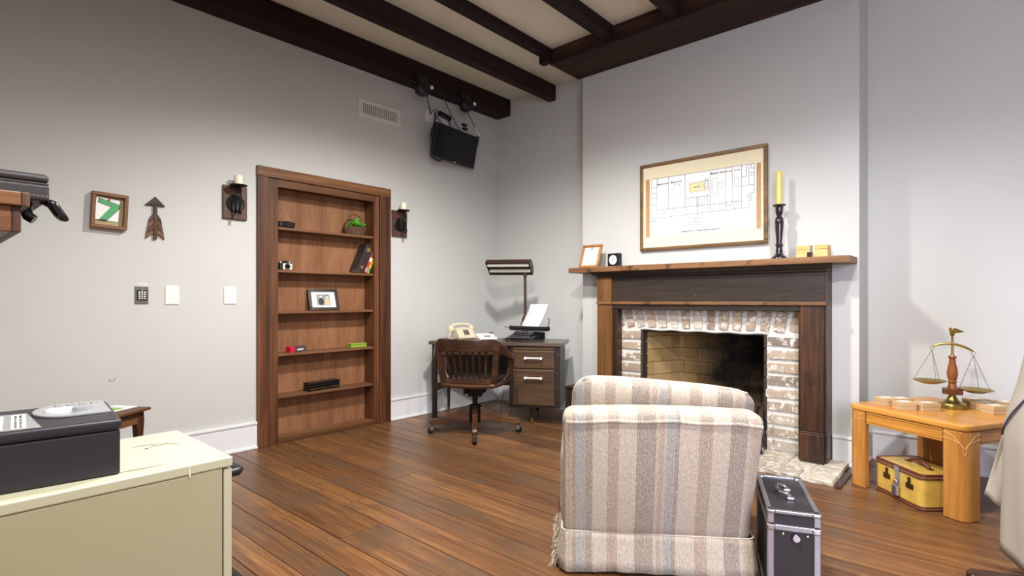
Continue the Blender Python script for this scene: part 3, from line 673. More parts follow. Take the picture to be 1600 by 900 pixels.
# the firebox: splayed cheeks, back, floor and throat, lined with firebrick
BXK, BY0, BY1 = 4.93, 1.44, 2.215
def cheek(y0, y1, s):
    """wall from (4.5,y0) to (BXK,y1); s=+1 the left cheek"""
    d = Vector((BXK-4.5, y1-y0, 0)); L = d.length; d.normalize(); ang = math.atan2(d.y, d.x); nrm = Vector((-d.y, d.x, 0))*s
    m = MB().prism([(0, 0), (L+.03, 0), (L+.03, 1.0), (0, 1.0)], Vector((4.5, y0, HZ))+nrm*.012, d, (0, 0, 1), nrm, .03); m.build('cheek_mortar', 'mortar_dark', fp)
    for r in range(8):
        off = 0 if r % 2 else -.115
        x = off
        while x < L-.01:
            a, b = max(0, x), min(L, x+.23)
            if b-a > .03:
                c = Vector((4.5, y0, 0))+d*((a+b)/2)+nrm*.006
                brick(FBd, (c.x, c.y, HZ+.062+r*.118), (b-a-.005, .03, .113), (0, 0, ang), fp, 'firebrick')
            x += .23
cheek(FY1+.0, BY1, 1); cheek(FY0, BY0, -1)
for k in range(8):
    for y in (FY1-.008, FY0+.008): brick(SBd, (4.492, y, HZ+.06+k*.112), (.1, .024, .106), (0, 0, 0), fp, 'sooty_brick')
B(((BXK+.012, BY0-.05, .0), (BXK+.06, BY1+.05, 1.06))).build('back_mortar', 'mortar_dark', fp)
for r in range(8):
    y = BY0-(.1 if r % 2 else .2)
    while y < BY1-.01:
        a, b = max(BY0, y), min(BY1, y+.23)
        if b-a > .03: brick(FBd, (BXK+.008, (a+b)/2, HZ+.062+r*.118), (.03, b-a-.005, .113), (0, 0, 0), fp, 'firebrick')
        y += .23
B(((4.535, FY0-.03, .99), (BXK+.06, FY1+.03, 1.045))).build('throat', 'firebrick', fp)
B(((4.5, FY0, .0), (5.05, FY1, .026))).build('firebox_floor', 'mortar_dark', fp)
# hearth
ht = thing('hearth', 'low pale brick hearth in front of the fireplace', 'hearth')
B(((3.955, .75, 0), (4.499, 2.83, .022))).build('mortar_bed', 'mortar', ht)
x0 = 3.945
for row, (xa, xb) in enumerate(((3.945, 4.125), (4.13, 4.31), (4.315, 4.498))):
    y = .735
    for k in range(30):
        if y > 2.8: break
        L = [.21, .26, .19][(row+k) % 3]+rb.uniform(-.02, .02)
        if k == 0: L *= [1, .6, .8][row]
        b = min(2.84, y+L)
        brick(HB[rb.randrange(4)], ((xa+xb)/2+rb.uniform(-.004, .004), (y+b)/2, .016+rb.uniform(-.002, .002)), (xb-xa-.008, b-y-.012, .031), (0, 0, rb.uniform(-.01, .01)), ht)
        y = b
t = tag(B(((3.92, .696, 0), (4.44, .728, .012))).build('hearth_border', 'stand_wood', None, .003), 'dark wooden border strip on the floor beside the hearth', 'trim')
# andiron
t = thing('andiron', 'black iron fire dog standing in the fireplace right of the armchair', 'andiron', (4.36, 1.33, HZ+.004))
MB().tube([(0, .0, 0), (0, 0, .1), (0, .0, .3)], [.016, .012, .010], 8).build('upright', 'iron', t, smooth=True)
MB().tube([(-.07, .05, .0), (-.05, .035, .05), (0, 0, .09), (-.05, -.035, .05), (-.07, -.05, 0)], .011, 8).build('foot', 'iron', t, smooth=True)
MB().tube([(0, 0, .1), (.12, .02, .1), (.3, .06, .1), (.32, .065, .0)], .011, 8).build('log_bar', 'iron', t, smooth=True)
MB().tube([(0, 0, .3), (0, -.01, .335), (0, -.035, .345), (0, -.05, .325), (0, -.05, .28), (0, -.052, .22), (0, -.06, .17)], .011, 8).build('scroll', 'iron', t, smooth=True)
# box at the left of the fireplace
t = thing('kindling_box', 'dark low wooden box between the desk and the armchair', 'box', (4.30, 2.925, 0))
B(((-.14, -.075, 0), (.14, -.06, .36)), ((-.14, .06, 0), (.14, .075, .36)), ((-.14, -.06, 0), (-.125, .06, .36)), ((.125, -.06, 0), (.14, .06, .36)), ((-.125, -.06, 0), (.125, .06, .02))).build('box_sides', 'kindling', t, .003)
B(((-.148, -.082, .361), (.148, .082, .378))).build('lid', 'kindling', t, .003)

# ================================================================== mantelpiece
mp_ = thing('mantelpiece', 'dark worn wooden mantelpiece framing the brick fireplace', 'mantelpiece')
B(((4.24, .695, 1.452), (4.499, 3.022, 1.5))).build('shelf', 'mantel_gold', mp_, .004)
m = MB()                                     # cornice: stepped cove under the shelf
prof = [(4.499, 1.40), (4.312, 1.40), (4.308, 1.412), (4.292, 1.42), (4.268, 1.44), (4.262, 1.451), (4.499, 1.451)]
for (ya, yb) in (((.85-.05, 2.75+.06)),):
    k = len(prof); a = [(x, .852-(4.312-min(x, 4.312))*1.0, z) for x, z in prof]; b = [(x, 2.749+(4.312-min(x, 4.312))*1.0, z) for x, z in prof]
    m.add(a+b, [tuple(range(k)), tuple(range(k, 2*k))[::-1]]+[(i, k+i, k+(i+1) % k, (i+1) % k) for i in range(k)])
m.build('cornice', 'mantel_dark', mp_)
B(((4.335, .87, 1.183), (4.499, 2.594, 1.399))).build('frieze_board', 'mantel_dark', mp_, .003)
B(((4.318, 2.595, 1.183), (4.499, 2.749, 1.399))).build('frieze_block', 'mantel_gold_v', mp_, .003)
B(((4.33, .852, .03), (4.499, .869, 1.399))).build('side_board', 'mantel_dark_v', mp_, .002)
B(((4.305, 2.59, 1.155), (4.499, 2.752, 1.182))).build('pilaster_band', 'mantel_gold', mp_, .004)
B(((4.305, .855, 1.155), (4.499, 1.035, 1.182))).build('pilaster_band', 'mantel_gold', mp_, .004)
B(((4.318, 1.036, 1.155), (4.499, 2.589, 1.182))).build('architrave_band', 'mantel_gold', mp_, .004)
B(((4.335, 1.022, 1.112), (4.46, 2.594, 1.154))).build('inner_head_trim', 'mantel_dark', mp_, .004)
B(((4.345, 2.548, .031), (4.43, 2.594, 1.111)), ).build('inner_jamb_trim', 'mantel_dark_v', mp_, .004)
B(((4.345, 1.023, .031), (4.43, 1.04, 1.111)), ).build('inner_jamb_trim', 'mantel_dark_v', mp_, .003)
for a, b, mt in ((2.595, 2.749, 'mantel_gold_v'), (.87, 1.022, 'mantel_dark_v')):
    p = B(((4.32, a, .25), (4.467 if a > 2 else 4.467, b, 1.154))).build('pilaster', mt, mp_, .004)
    B(((4.305, a-.004, .031), (4.467, b+.002, .235)), ((4.31, a-.003, .235), (4.467, b+.001, .249))).build('plinth', 'mantel_dark_v' if a < 2 else mt, p, .006)
# ------------------------------------------------------------------ on the mantel shelf
MZ = 1.5
t = thing('certificate_frame', 'small orange wooden frame with a clipped white card on the mantel', 'photo frame', (4.315, 2.843, MZ), -90); t.rotation_euler = (R(-20), 0, R(-90))
frame4(MB(), .215, .235, .022, -.012, .012).build('frame', 'orange_frame', t, .004)
B(((-.086, .002, .022), (.086, .008, .213))).build('mat', 'mat_board', t)
cd = MB().add([(-.066, -.002, .055), (.06, -.006, .058), (.066, .0, .2), (-.066, .0, .2)], [(0, 1, 2, 3)]).build('card', 'paper', t, solid=.0008)
m = MB()
for k in range(8): m.box((-.03+k*.008, -.0055, .13), (-.025+k*.008, -.0045, .133))
m.build('print', 'ink', cd)
MB().tube([(-.012, -.006, .185), (0, -.006, .205), (.012, -.006, .185)], .003, 6).build('clip', 'iron', t, smooth=True)
MB().prism([(.014, .17), (.075, .006), (.079, .008), (.018, .172)], (-.02, 0, 0), (0, 1, 0), (0, 0, 1), (1, 0, 0), .04).build('easel_leg', 'desk_dark', t)
t = thing('desk_clock', 'square black clock with a white dial on the mantel', 'clock', (4.335, 2.573, MZ), -97)
B(((-.064, -.02, 0), (.064, .03, .122))).build('case', 'black', t, .005)
MB().lathe([(.001, -.0215), (.043, -.0215), (.043, -.0203), (.001, -.0203)], (0, 0, .062), 32, 'y').build('dial', 'paper', t)
m = MB()
for k in range(12):
    a = 2*math.pi*k/12; m.box((-.0015, -.0222, .033), (.0015, -.0216, .039)); m.xf(Matrix.Rotation(a, 4, 'Y'), len(m.v)-8); m.xf(Matrix.Translation((0, 0, .062)), len(m.v)-8)
m.build('hour_marks', 'ink', t)
m = B(((-.002, -.0228, -.006), (.002, -.0223, .032))); m.box((-.002, -.0228, -.002), (.024, -.0223, .002)); m.xf(Matrix.Translation((0, 0, .062))); m.build('hands', 'ink', t)
t = thing('candlestick', 'tall dark glazed turned candlestick on the mantel', 'candlestick', (4.385, 1.18, MZ))
MB().lathe([(.001, 0), (.055, 0), (.055, .012), (.045, .025), (.03, .038), (.024, .055), (.026, .07), (.022, .078), (.023, .1), (.028, .106), (.028, .115), (.02, .122), (.022, .15), (.029, .23), (.032, .285), (.027, .315), (.016, .325), (.018, .335), (.025, .345), (.028, .375), (.028, .395), (.047, .408), (.047, .414), (.02, .412), (.001, .41)], (0, 0, 0), 28).build('turned_stem', 'candlestick', t, smooth=True)
t = tag(MB().lathe([(.001, 0), (.0195, 0), (.0195, .235), (.015, .252), (.006, .262), (.001, .263)], (0, 0, 0), 20).build('taper_candle', 'candle_yellow', smooth=True), 'yellow taper candle standing in the dark candlestick', 'candle'); t.location = (4.385, 1.18, MZ+.4145)
MB().tube([(0, 0, .26), (.001, 0, .272)], .0015, 5).build('wick', 'ink', t)
t = thing('wooden_box', 'small pale wooden box with a hasp and padlock on the mantel', 'box', (4.30, .942, MZ), -90)
B(((-.1, 0, 0), (.1, .12, .055))).build('box_body', 'pine', t, .003); B(((-.1, 0, .0565), (.1, .12, .087))).build('lid', 'pine', t, .003)
h = B(((-.012, -.003, .03), (.012, -.0005, .083))).build('hasp', 'chrome', t, .001)
MB().tube([(-.016, -.009, .012), (-.016, -.009, .03), (-.006, -.009, .036), (.0, -.009, .03), (0, -.009, .012)], .0028, 6).build('shackle', 'chrome', t, smooth=True)
B(((-.026, -.018, -.022), (.008, -.006, .014))).xf(Matrix.Translation((0, -.045, .0))).xf(Matrix.Translation((0, .04, .023))).build('padlock', 'black', t, .004)

# ================================================================== framed floor plan over the mantel
t = thing('framed_floor_plan', 'large brown framed floor plan on a cream mat above the mantel', 'picture', (4.5, 1.8375, 2.03), -90)
# local x to the right along the wall, y into the wall, z up
for (a, b) in (((-.549, -.032, .363), (.549, -.001, .392)), ((-.549, -.032, -.392), (.549, -.001, -.363)), ((-.549, -.032, -.362), (-.52, -.001, .362)), ((.52, -.032, -.362), (.549, -.001, .362))):
    B((a, b)).build('frame_rail', 'pic_frame', t, .006)
B(((-.52, -.016, -.363), (.52, -.004, .363))).build('mat', 'mat_board', t)
B(((-.496, -.0175, -.267), (-.456, -.0162, .256))).build('kraft_strip', 'kraft', t)
B(((.464, -.0175, -.27), (.497, -.0162, .251))).build('kraft_strip', 'kraft', t)
sh = B(((-.4555, -.018, -.268), (.4635, -.0165, .254))).build('plan_sheet', 'paper', t)
m = MB(); Y0 = -.0186
def ln(x0, z0, x1, z1, w=.0036):
    x0, z0, x1, z1 = [q/1000 for q in (x0, z0, x1, z1)]
    d = Vector((x1-x0, 0, z1-z0)).normalized(); p = Vector((-d.z, 0, d.x))*w/2; e = d*w/2
    a, b = Vector((x0, Y0, z0))-e, Vector((x1, Y0, z1))+e
    m.add([a-p, b-p, b+p, a+p], [(0, 1, 2, 3)])
def poly(*q, w=.0036):
    for i in range(0, len(q)-2, 2): ln(*q[i:i+4], w=w)
def rect(a, b, c, d, w=.0026): poly(a, b, c, b, c, d, a, d, a, b, w=w)
poly(-440, 250, -384, 254, -372, 240, -384, 240); poly(-384, 252, 448, 250); poly(-440, 250, -440, -104, 406, -94)
for x, z0, z1 in ((-384, 240, -103), (-275, 238, -30), (-123, 252, -32), (94, 252, -34), (223, 251, -95), (276, 251, -36), (350, 251, -94), (-254, -30, -101), (-15, 40, -98)): ln(x, z0, x, z1)
poly(-384, -30, 350, -36); poly(-372, 252, -288, 252, -275, 238, -262, 252, -135, 252, -123, 240, w=.0026)
for k in range(33):
    x = -363+k*21.5
    if k % 5 != 4: ln(x, -31, x, -46, .0026); ln(x, -98, x, -84, .0026); ln(x, -46, x+11, -46, .0014); ln(x, -84, x+11, -84, .0014)
for z in (176, 122, 76, 18): ln(-440, z, -384, z)
poly(-440, -121, -440, -132, -340, -130, -340, -111); ln(-123, 42, 94, 42)
for x in (-91, -58, -23, -5, 16, 43, 71): ln(x, 44, x, -33)
rect(-85, 169, 77, 87); ln(49, 183, 49, 87); poly(49, 183, 77, 183, 77, 87)
for z in (166, 144, 122, 105): ln(54, z, 77, z)
rect(-232, 168, -171, 54); rect(111, 179, 153, 50); rect(167, 139, 196, 92); rect(295, 157, 325, 85); rect(-222, 180, -181, 168)
poly(448, 250, 448, 22, 410, 20, 410, -104); poly(387, 250, 387, 158); poly(406, 250, 406, 181, 448, 181); poly(448, 162, 406, 162, 406, 84, 350, 84); ln(406, 83, 448, 83); ln(350, 154, 387, 154); poly(424, 15, 424, -38, 410, -39); poly(387, 15, 387, -11, 410, -11); ln(425, 250, 425, 215); ln(425, 215, 448, 215)
rect(-62, -106, 27, -220, .002); ln(-25, -105, -25, -219); ln(-12, -105, -12, -218)
for z in (-141, -168, -196): ln(-62, z, -25, z); ln(-12, z, 27, z)
tag(m.build('plan_lines', 'plan_ink', sh), kind='stuff')
m = MB()
for i in range(8):
    for j in range(4): x = -.083+i*.0165; z = .091+j*.0195; m.add([(x, -.0184, z), (x+.0135, -.0184, z), (x+.0135, -.0184, z+.016), (x, -.0184, z+.016)], [(0, 1, 2, 3)])
tag(m.build('yellow_cells', 'yellow_print', sh), kind='stuff')
m = MB()
for s_, sz, x, z in (('Block A Yard', .019, -.331, .196), ('Block B Yard', .019, -.203, .197), ('Block D Yard', .021, .157, .220), ('CC Yard', .013, .2485, .218), ('CC Yard', .013, .313, .218), ('Visiting Yard', .011, -.02, .128)):
    m.text(s_, sz, (x, -.0192, z), (1, 0, 0), (0, 0, 1))
m.text('CHARLESTON CORRECTIONAL FACILITY', .0185, (.0075, -.0192, -.244), (1, 0, 0), (0, 0, 1))
for x, z in ((-.31, -.055), (-.31, -.07), (-.125, -.058), (-.125, -.072), (.09, -.058), (.09, -.072), (.28, -.058), (.28, -.072), (-.42, -.128), (.24, -.06)):
    for k in range(5): m.add([(x-.02+k*.008, -.019, z), (x-.015+k*.008, -.019, z), (x-.015+k*.008, -.019, z+.005), (x-.02+k*.008, -.019, z+.005)], [(0, 1, 2, 3)])
tag(m.build('plan_lettering', 'ink', sh), kind='stuff')
for z in (.378, -.378): MB().lathe([(.001, -.036), (.004, -.036), (.004, -.0325), (.001, -.0325)], (-.03, 0, z), 10, 'y').build('screw', 'brass', t)

# ================================================================== desk in the corner (turned across it)
DZ = .788
dk = thing('office_desk', 'dark wooden pedestal desk with two drawers set across the corner', 'desk', (3.44, 4.14, 0), -60)
# local x along the front (to the right), y towards the corner
B(((0, 0, DZ-.034), (1.335, .535, DZ))).build('desktop', 'desk_top', dk, .003)
B(((.03, .02, .0), (.072, .065, DZ-.035)), ).build('leg', 'desk_dark', dk, .004)
MB().tube([(.05, .49, 0), (.05, .49, .05)], [.012, .014], 10).build('leg_ferrule', 'brass', dk, smooth=True)
MB().tube([(.05, .49, .05), (.05, .49, .4), (.05, .49, DZ-.035)], [.014, .022, .024], 10).build('leg', 'desk_dark', dk, smooth=True)
B(((.035, .066, .28), (.06, .47, .35))).build('side_rail', 'desk_dark', dk, .003)
B(((.073, .03, DZ-.13), (.80, .05, DZ-.035))).build('apron', 'desk_wood', dk, .002)
B(((.073, .46, .3), (.80, .48, DZ-.035))).build('modesty_panel', 'desk_dark', dk)
pd = B(((.81, .03, .165), (1.30, .51, DZ-.036))).build('pedestal', 'desk_dark', dk, .004)
def drawer(z0, z1):
    d = B(((.85, .008, z0), (1.248, .03, z1))).build('drawer', 'desk_wood', dk, .004)
    e = MB()
    for a, b in (((.845, .012, z0-.006), (1.253, .029, z0-.001)), ((.845, .012, z1+.001), (1.253, .029, z1+.005))): e.box(a, b)
    e.build('worn_edge', 'desk_edge', d)
    zc = z0+(z1-z0)*(.58 if z1-z0 < .2 else .78)
    MB().tube([(.97, -.024, zc), (1.13, -.024, zc)], .0085, 8).build('pull_bar', 'vent_paint', d, smooth=True)
    for x in (.975, 1.125): MB().lathe([(.001, -.033), (.0125, -.033), (.0125, -.004), (.009, .008), (.001, .008)], (x, 0, zc), 14, 'y').build('pull_end', 'vent_paint', d, smooth=True)
drawer(.555, .705); drawer(.205, .525)
B(((.85, .012, .715), (1.248, .03, .742))).build('writing_slide', 'desk_wood', dk, .002)
for z in (.68, .5, .36): MB().lathe([(.001, .022), (.005, .022), (.005, .031), (.001, .031)], (1.278, 0, z), 10, 'y').build('rivet', 'chrome', dk)
for x, y in ((1.02, .1), (1.02, .44)):
    MB().tube([(x, y, 0), (x, y, .055)], [.016, .018], 10).build('leg_ferrule', 'brass', dk, smooth=True); MB().tube([(x, y, .055), (x, y, .166)], [.019, .022], 10).build('leg', 'desk_dark', dk, smooth=True)
def on_desk(x, y): c, s_ = math.cos(R(-60)), math.sin(R(-60)); return (3.44+x*c-y*s_, 4.14+x*s_+y*c, DZ)
# papers under the phone
t = tag(B(((-.15, -.1, 0), (.15, .1, .006))).build('desk_pad', 'mat_board', None, .001), 'pale flat pad on the desk under the telephone', 'pad'); t.location = on_desk(.225, .115); t.rotation_euler = (0, 0, R(-62))
# telephone
t = thing('telephone', 'beige push-button telephone on the left of the desk', 'telephone', on_desk(.245, .385), -18)
prof = [(-.10, 0), (.10, 0), (.10, .05), (.065, .105), (.015, .11), (-.035, .095), (-.10, .03)]
MB().prism([(p[0], p[1]) for p in prof], (-.095, 0, .004), (0, 1, 0), (0, 0, 1), (1, 0, 0), .19).build('phone_body', 'beige_phone', t, .01, 3)
B(((-.09, -.095, 0), (.09, .095, .0035))).build('base_plate', 'black', t)
kp = Matrix.Translation((0, -.068, .0665)) @ Matrix.Rotation(R(45), 4, 'X')
for i in range(3):
    for j in range(4):
        B(((-.0065, -.0065, -.003), (.0065, .0065, .006))).xf(kp @ Matrix.Translation((-.01+(i-1)*.021+.01, (j-1.5)*.018, .004))).build('key', 'ink', t, .001)
hs = MB().tube([(-.125, .055, .115), (-.09, .055, .142), (-.03, .055, .15), (.03, .055, .15), (.09, .055, .142), (.125, .055, .115)], [.018, .018, .0155, .0155, .018, .018], 12).build('handset', 'beige_phone', t, smooth=True)
for x in (-.118, .118): MB().lathe([(.001, .08), (.03, .08), (.034, .092), (.034, .115), (.026, .132), (.001, .135)], (x, .055, 0), 20).build('handset_cup', 'beige_phone', hs, smooth=True)
MB().tube([(-.118, .04, .08), (-.15, .02, .04), (-.17, -.01, .012), (-.14, -.03, .009), (-.1, -.01, .012)], .006, 7).build('cord', 'beige_phone', t, smooth=True)
B(((-.035, .02, .108), (.035, .036, .118))).build('cradle_bar', 'beige_phone', t, .003)
# white desk device
t = thing('desk_terminal', 'small white wedge-shaped device with a grey display on the desk', 'device', on_desk(.50, .35), -27)
m = MB().prism([(-.085, 0), (.085, 0), (.085, .058), (-.085, .018)], (-.095, 0, 0), (0, 1, 0), (0, 0, 1), (1, 0, 0), .19); m.build('case', 'white_plastic', t, .006)
sl_ = Matrix.Translation((0, 0, .0385)) @ Matrix.Rotation(math.atan(.04/.17), 4, 'X')
B(((-.03, -.045, .0005), (.035, -.012, .0025))).xf(sl_).build('display', 'grey_plate', t); B(((.062, -.07, .0005), (.074, -.063, .0025))).xf(sl_).build('button', 'ink', t)
B(((.06, .07, .045), (.1, .09, .066))).build('back_clip', 'black', t, .003)
# typewriter
t = thing('typewriter', 'black portable typewriter with a typed sheet in its carriage', 'typewriter', on_desk(.93, .21), -84)
m = MB().prism([(-.15, 0), (.14, 0), (.14, .075), (.05, .085), (.01, .06), (-.15, .018)], (-.15, 0, .008), (0, 1, 0), (0, 0, 1), (1, 0, 0), .30); m.build('body', 'black_gloss', t, .006)
B(((-.16, -.165, .008), (.16, -.15, .018)), ((-.165, -.165, .008), (-.151, .1, .016)), ((.151, -.165, .008), (.165, .1, .016))).build('chrome_rim', 'chrome', t, .003)
for x in (-.13, .13):
    for y in (-.12, .11): MB().lathe([(.001, 0), (.012, 0), (.012, .0078), (.001, .0078)], (x, y, 0), 10).build('rubber_foot', 'black', t)
kd = MB().lathe([(.001, 0), (.0095, 0), (.0095, .004), (.001, .0045)], (0, 0, 0), 10)
kr = MB().lathe([(.0095, 0), (.0106, 0), (.0106, .0046), (.0095, .0046)], (0, 0, 0), 10)
k0 = None
for j in range(4):
    for i in range(10):
        x, y, z = -.115+i*.0245+j*.006, -.132+j*.03, .038+j*.015
        if k0 is None: k0 = o = kd.build('key', 'paper', t); r0 = q = kr.build('key_ring', 'chrome', o)
        else:
            o = k0.copy(); COL.objects.link(o); o.parent = t; q = r0.copy(); COL.objects.link(q); q.parent = o
        o.location = (x, y, z)
B(((-.07, -.154, .03), (.07, -.14, .036))).build('space_bar', 'black', t, .002)
MB().tube([(-.09+0, -.012, .082), (-.04, .0, .092), (.04, .0, .092), (.09, -.012, .082)], .006, 6).build('type_basket', 'grey_plate', t, smooth=True)
cr = B(((-.2, .03, .098), (.2, .11, .112))).build('carriage', 'black', t, .003)
MB().lathe([(.001, -.21), (.02, -.21), (.02, .21), (.001, .21)], (0, .075, .122), 18, 'x').build('platen', 'black', cr, smooth=True)
for x in (-.222, .222): MB().lathe([(.001, -.012), (.022, -.012), (.022, .012), (.001, .012)], (x, .075, .122), 16, 'x').build('platen_knob', 'black_gloss', cr, .002)
MB().tube([(-.19, .04, .115), (-.225, .0, .13), (-.24, -.03, .14)], .004, 6).build('return_lever', 'chrome', cr, smooth=True)
MB().tube([(.2, .1, .12), (.21, .11, .17), (.212, .12, .215), (.19, .12, .22)], .0045, 6).build('paper_arm', 'iron', cr, smooth=True)
MB().tube([(-.12, .1, .12), (-.122, .11, .15), (-.122, .12, .175)], .004, 6).build('paper_arm', 'iron', cr, smooth=True)
rows = [[(x, .078+.030*math.sin(k*.22)+k*.0075, .142+k*.022) for x in (-.1, -.03, .04, .11)] for k in range(11)]
rows = [[(x+.008*k*.6, y, z) for x, y, z in r] for k, r in enumerate(rows)]
sp = MB().sheet(rows).build('typed_sheet', 'paper', t, solid=.0006, smooth='all')
m = MB()
def bilerp(k, u):
    i = min(9, int(k)); f = k-i; a, b = rows[i], rows[i+1]
    p = Vector(a[0]).lerp(Vector(a[3]), u); q = Vector(b[0]).lerp(Vector(b[3]), u); return p.lerp(q, f)+Vector((0, -.0012, .0006))
for k, u0, u1 in ((9.2, .42, .62), (8.4, .3, .62), (7.2, .2, .4), (6.0, .2, .8), (4.8, .2, .85), (4.0, .2, .85), (3.2, .2, .5), (2.0, .25, .8), (1.2, .2, .8)):
    u = u0
    while u < u1-.03:
        v = min(u1, u+.06); m.add([bilerp(k, u), bilerp(k, v), bilerp(k+.16, v), bilerp(k+.16, u)], [(0, 1, 2, 3)]); u = v+.02
tag(m.build('typing', 'photo_grey', sp), kind='stuff')
# desk lamp
lx, ly, lz = on_desk(.885, .482)
t = thing('desk_lamp', 'brown upright desk lamp with a twin-tube hood at the back of the desk', 'lamp', (lx, ly, lz), -66)
MB().lathe([(.001, 0), (.05, 0), (.055, .01), (.042, .03), (.034, .1), (.04, .16), (.036, .2), (.02, .245), (.016, .26), (.001, .262)], (0, 0, 0), 18, 'z', 1, .8).build('base', 'lamp_brown', t, smooth=True)
MB().tube([(0, 0, .25), (0, 0, .66)], .015, 10).build('post', 'lamp_brown', t, smooth=True)
MB().tube([(0, 0, .645), (0, .0, .68), (0, -.01, .70), (-.0, -.02, .715)], [.018, .024, .018, .016], 10).build('knuckle', 'lamp_brown', t, smooth=True)
HC = (-.16, -.03, .755)
hm = Matrix.Translation(HC) @ Matrix.Rotation(R(-40), 4, 'X') @ Matrix.Rotation(R(1), 4, 'Y')
hp = [(-.095, -.035), (-.085, .02), (-.05, .045), (.05, .045), (.085, .02), (.095, -.035), (.088, -.035), (.078, .014), (.046, .037), (-.046, .037), (-.078, .014), (-.088, -.035)]
m = MB(); k = len(hp)
a = [(-.235, y, z) for y, z in hp]; b = [(.235, y, z) for y, z in hp]; m.add(a+b, [(i, (i+1) % k, k+(i+1) % k, k+i) for i in range(k)]); m.xf(hm).build('hood', 'lamp_brown', t, .002)
for x in (-.24, .235): MB().prism([(-.095, -.036), (.095, -.036), (.087, .022), (.052, .047), (-.052, .047), (-.087, .022)], (x, 0, 0), (0, 1, 0), (0, 0, 1), (1, 0, 0), .006).xf(hm).build('hood_end', 'lamp_brown', t, .002)
for y in (-.042, .042): MB().tube([(-.225, y, -.022), (.225, y, -.022)], .02, 12).xf(hm).build('lamp_tube', 'tube', t, smooth=True)
MB().lathe([(.001, .045), (.02, .045), (.02, .066), (.012, .075), (.001, .076)], (.02, 0, 0), 14).xf(hm).build('hood_knob', 'lamp_brown', t, smooth=True)
# power cord on the floor under the desk
tag(MB().tube([(3.98, 3.62, .3), (3.93, 3.62, .12), (3.92, 3.6, .006), (4.0, 3.62, .005), (4.12, 3.66, .005), (4.2, 3.75, .005), (4.3, 3.8, .005)], .004, 6).build('trailing_cable', 'black', smooth=True), 'thin black cord trailing on the floor under the desk', 'cord')

# ================================================================== swivel chair
sc = thing('swivel_chair', 'dark wooden slat-back swivel armchair on castors at the desk', 'chair', (3.405, 3.45, 0), -60)
# four sloping feet point along the room's diagonals (local frame is turned -60)
foot = None
for k in range(4):
    ang = R(45+90*k+60)
    f_ = MB(); prof = [(.03, .11), (.03, .235), (.08, .232), (.18, .185), (.28, .145), (.36, .135), (.40, .125), (.41, .105), (.4, .083), (.35, .08), (.25, .092), (.12, .105)]
    f_.prism(prof, (0, .022, 0), (1, 0, 0), (0, 0, 1), (0, -1, 0), .044)
    o = f_.build('foot', 'chair_foot', sc, .005); o.rotation_euler = (0, 0, ang)
    MB().tube([(.385, 0, .082), (.385, 0, .055)], .012, 8).build('castor_stem', 'grey_plate', o, smooth=True)
    MB().lathe([(.001, -.014), (.022, -.014), (.027, -.008), (.027, .008), (.022, .014), (.001, .014)], (.395, 0, .0272), 18, 'y').build('castor_wheel', 'iron', o, smooth=True)
    B(((.37, -.02, .03), (.4, -.0155, .062)), ((.37, .0155, .03), (.4, .02, .062))).build('castor_fork', 'grey_plate', o, .002)
MB().lathe([(.001, .1), (.05, .1), (.055, .12), (.055, .235), (.06, .24), (.05, .255), (.024, .262), (.022, .3), (.03, .31), (.022, .33), (.022, .36), (.001, .36)], (0, 0, 0), 18).build('hub', 'iron', sc, smooth=True)
B(((-.08, -.1, .36), (-.06, .1, .428)), ((.06, -.1, .36), (.08, .1, .428)), ((-.059, -.1, .40), (.059, .1, .428)), ((-.059, -.03, .33), (.059, .03, .399))).build('tilt_iron', 'iron', sc, .003)
# seat: saddle-shaped board
def seatfn(p): 
    k = 1-.12*(p.y+.22)/.44 if p.y < 0 else 1.0
    return (p.x*(.86+.14*min(1, (p.y+.24)/.2)) if p.y < -.04 else p.x, p.y, p.z+.008*((p.x/.24)**2))
MB().soft((0, 0, .452), (.285, .25, .022), .02, (14, 14, 2), seatfn).build('seat', 'chair_wood', sc, smooth='all')
MB().soft((0, .02, .497), (.235, .2, .024), .022, (12, 12, 4), lambda p: (p.x, p.y, p.z*(1-.35*(p.x/.235)**2)*(1-.2*(p.y/.19)**2))).build('seat_pad', 'leather', sc, smooth='all')
# bow: crest rail sweeping forward into the arms
NB = 36; rows = []
for i in range(NB+1):
    ph = R(-112+224*i/NB); a = abs(math.degrees(ph))
    k = min(1, max(0, (a-42)/50)); k = k*k*(3-2*k)
    ztop = .865-.165*k; hgt = .105-.068*k; th = .026+.03*k
    rx, ry = .335, .30
    cx, cy = math.sin(ph)*rx, -.02-math.cos(ph)*ry*(1 if a < 90 else 1.5)+.0
    nx, ny = math.sin(ph), -math.cos(ph)
    lean = -.035*(1-k)
    q = []
    for dr, dz in ((-th/2, 0), (th/2, 0), (th/2+.004, -hgt*.5), (th/2, -hgt), (-th/2, -hgt), (-th/2+.004, -hgt*.5)):
        q.append((cx+nx*dr, cy+ny*dr+lean*(1+dz*2), ztop+dz))
    rows.append(q)
m = MB().sheet(rows, closed=True); n6 = len(rows)*6; m.f += [(0, 1, 2, 3, 4, 5), tuple(n6-1-j for j in range(6))]
m.build('bow_rail', 'chair_wood', sc, .006, 2, smooth=True)
B(((-.205, -.235, .476), (.205, -.205, .515))).build('lower_rail', 'chair_wood', sc, .004)
for k in range(7):
    x0 = -.153+k*.051; x1 = x0*1.16
    MB().prism([(-.009, 0), (.009, 0), (.009, 1), (-.009, 1)], (x0, -.226, .514), (1, 0, 0), Vector((x1-x0, -.072, .258)), (0, 1, 0), .012).build('slat', 'chair_wood', sc, .002)
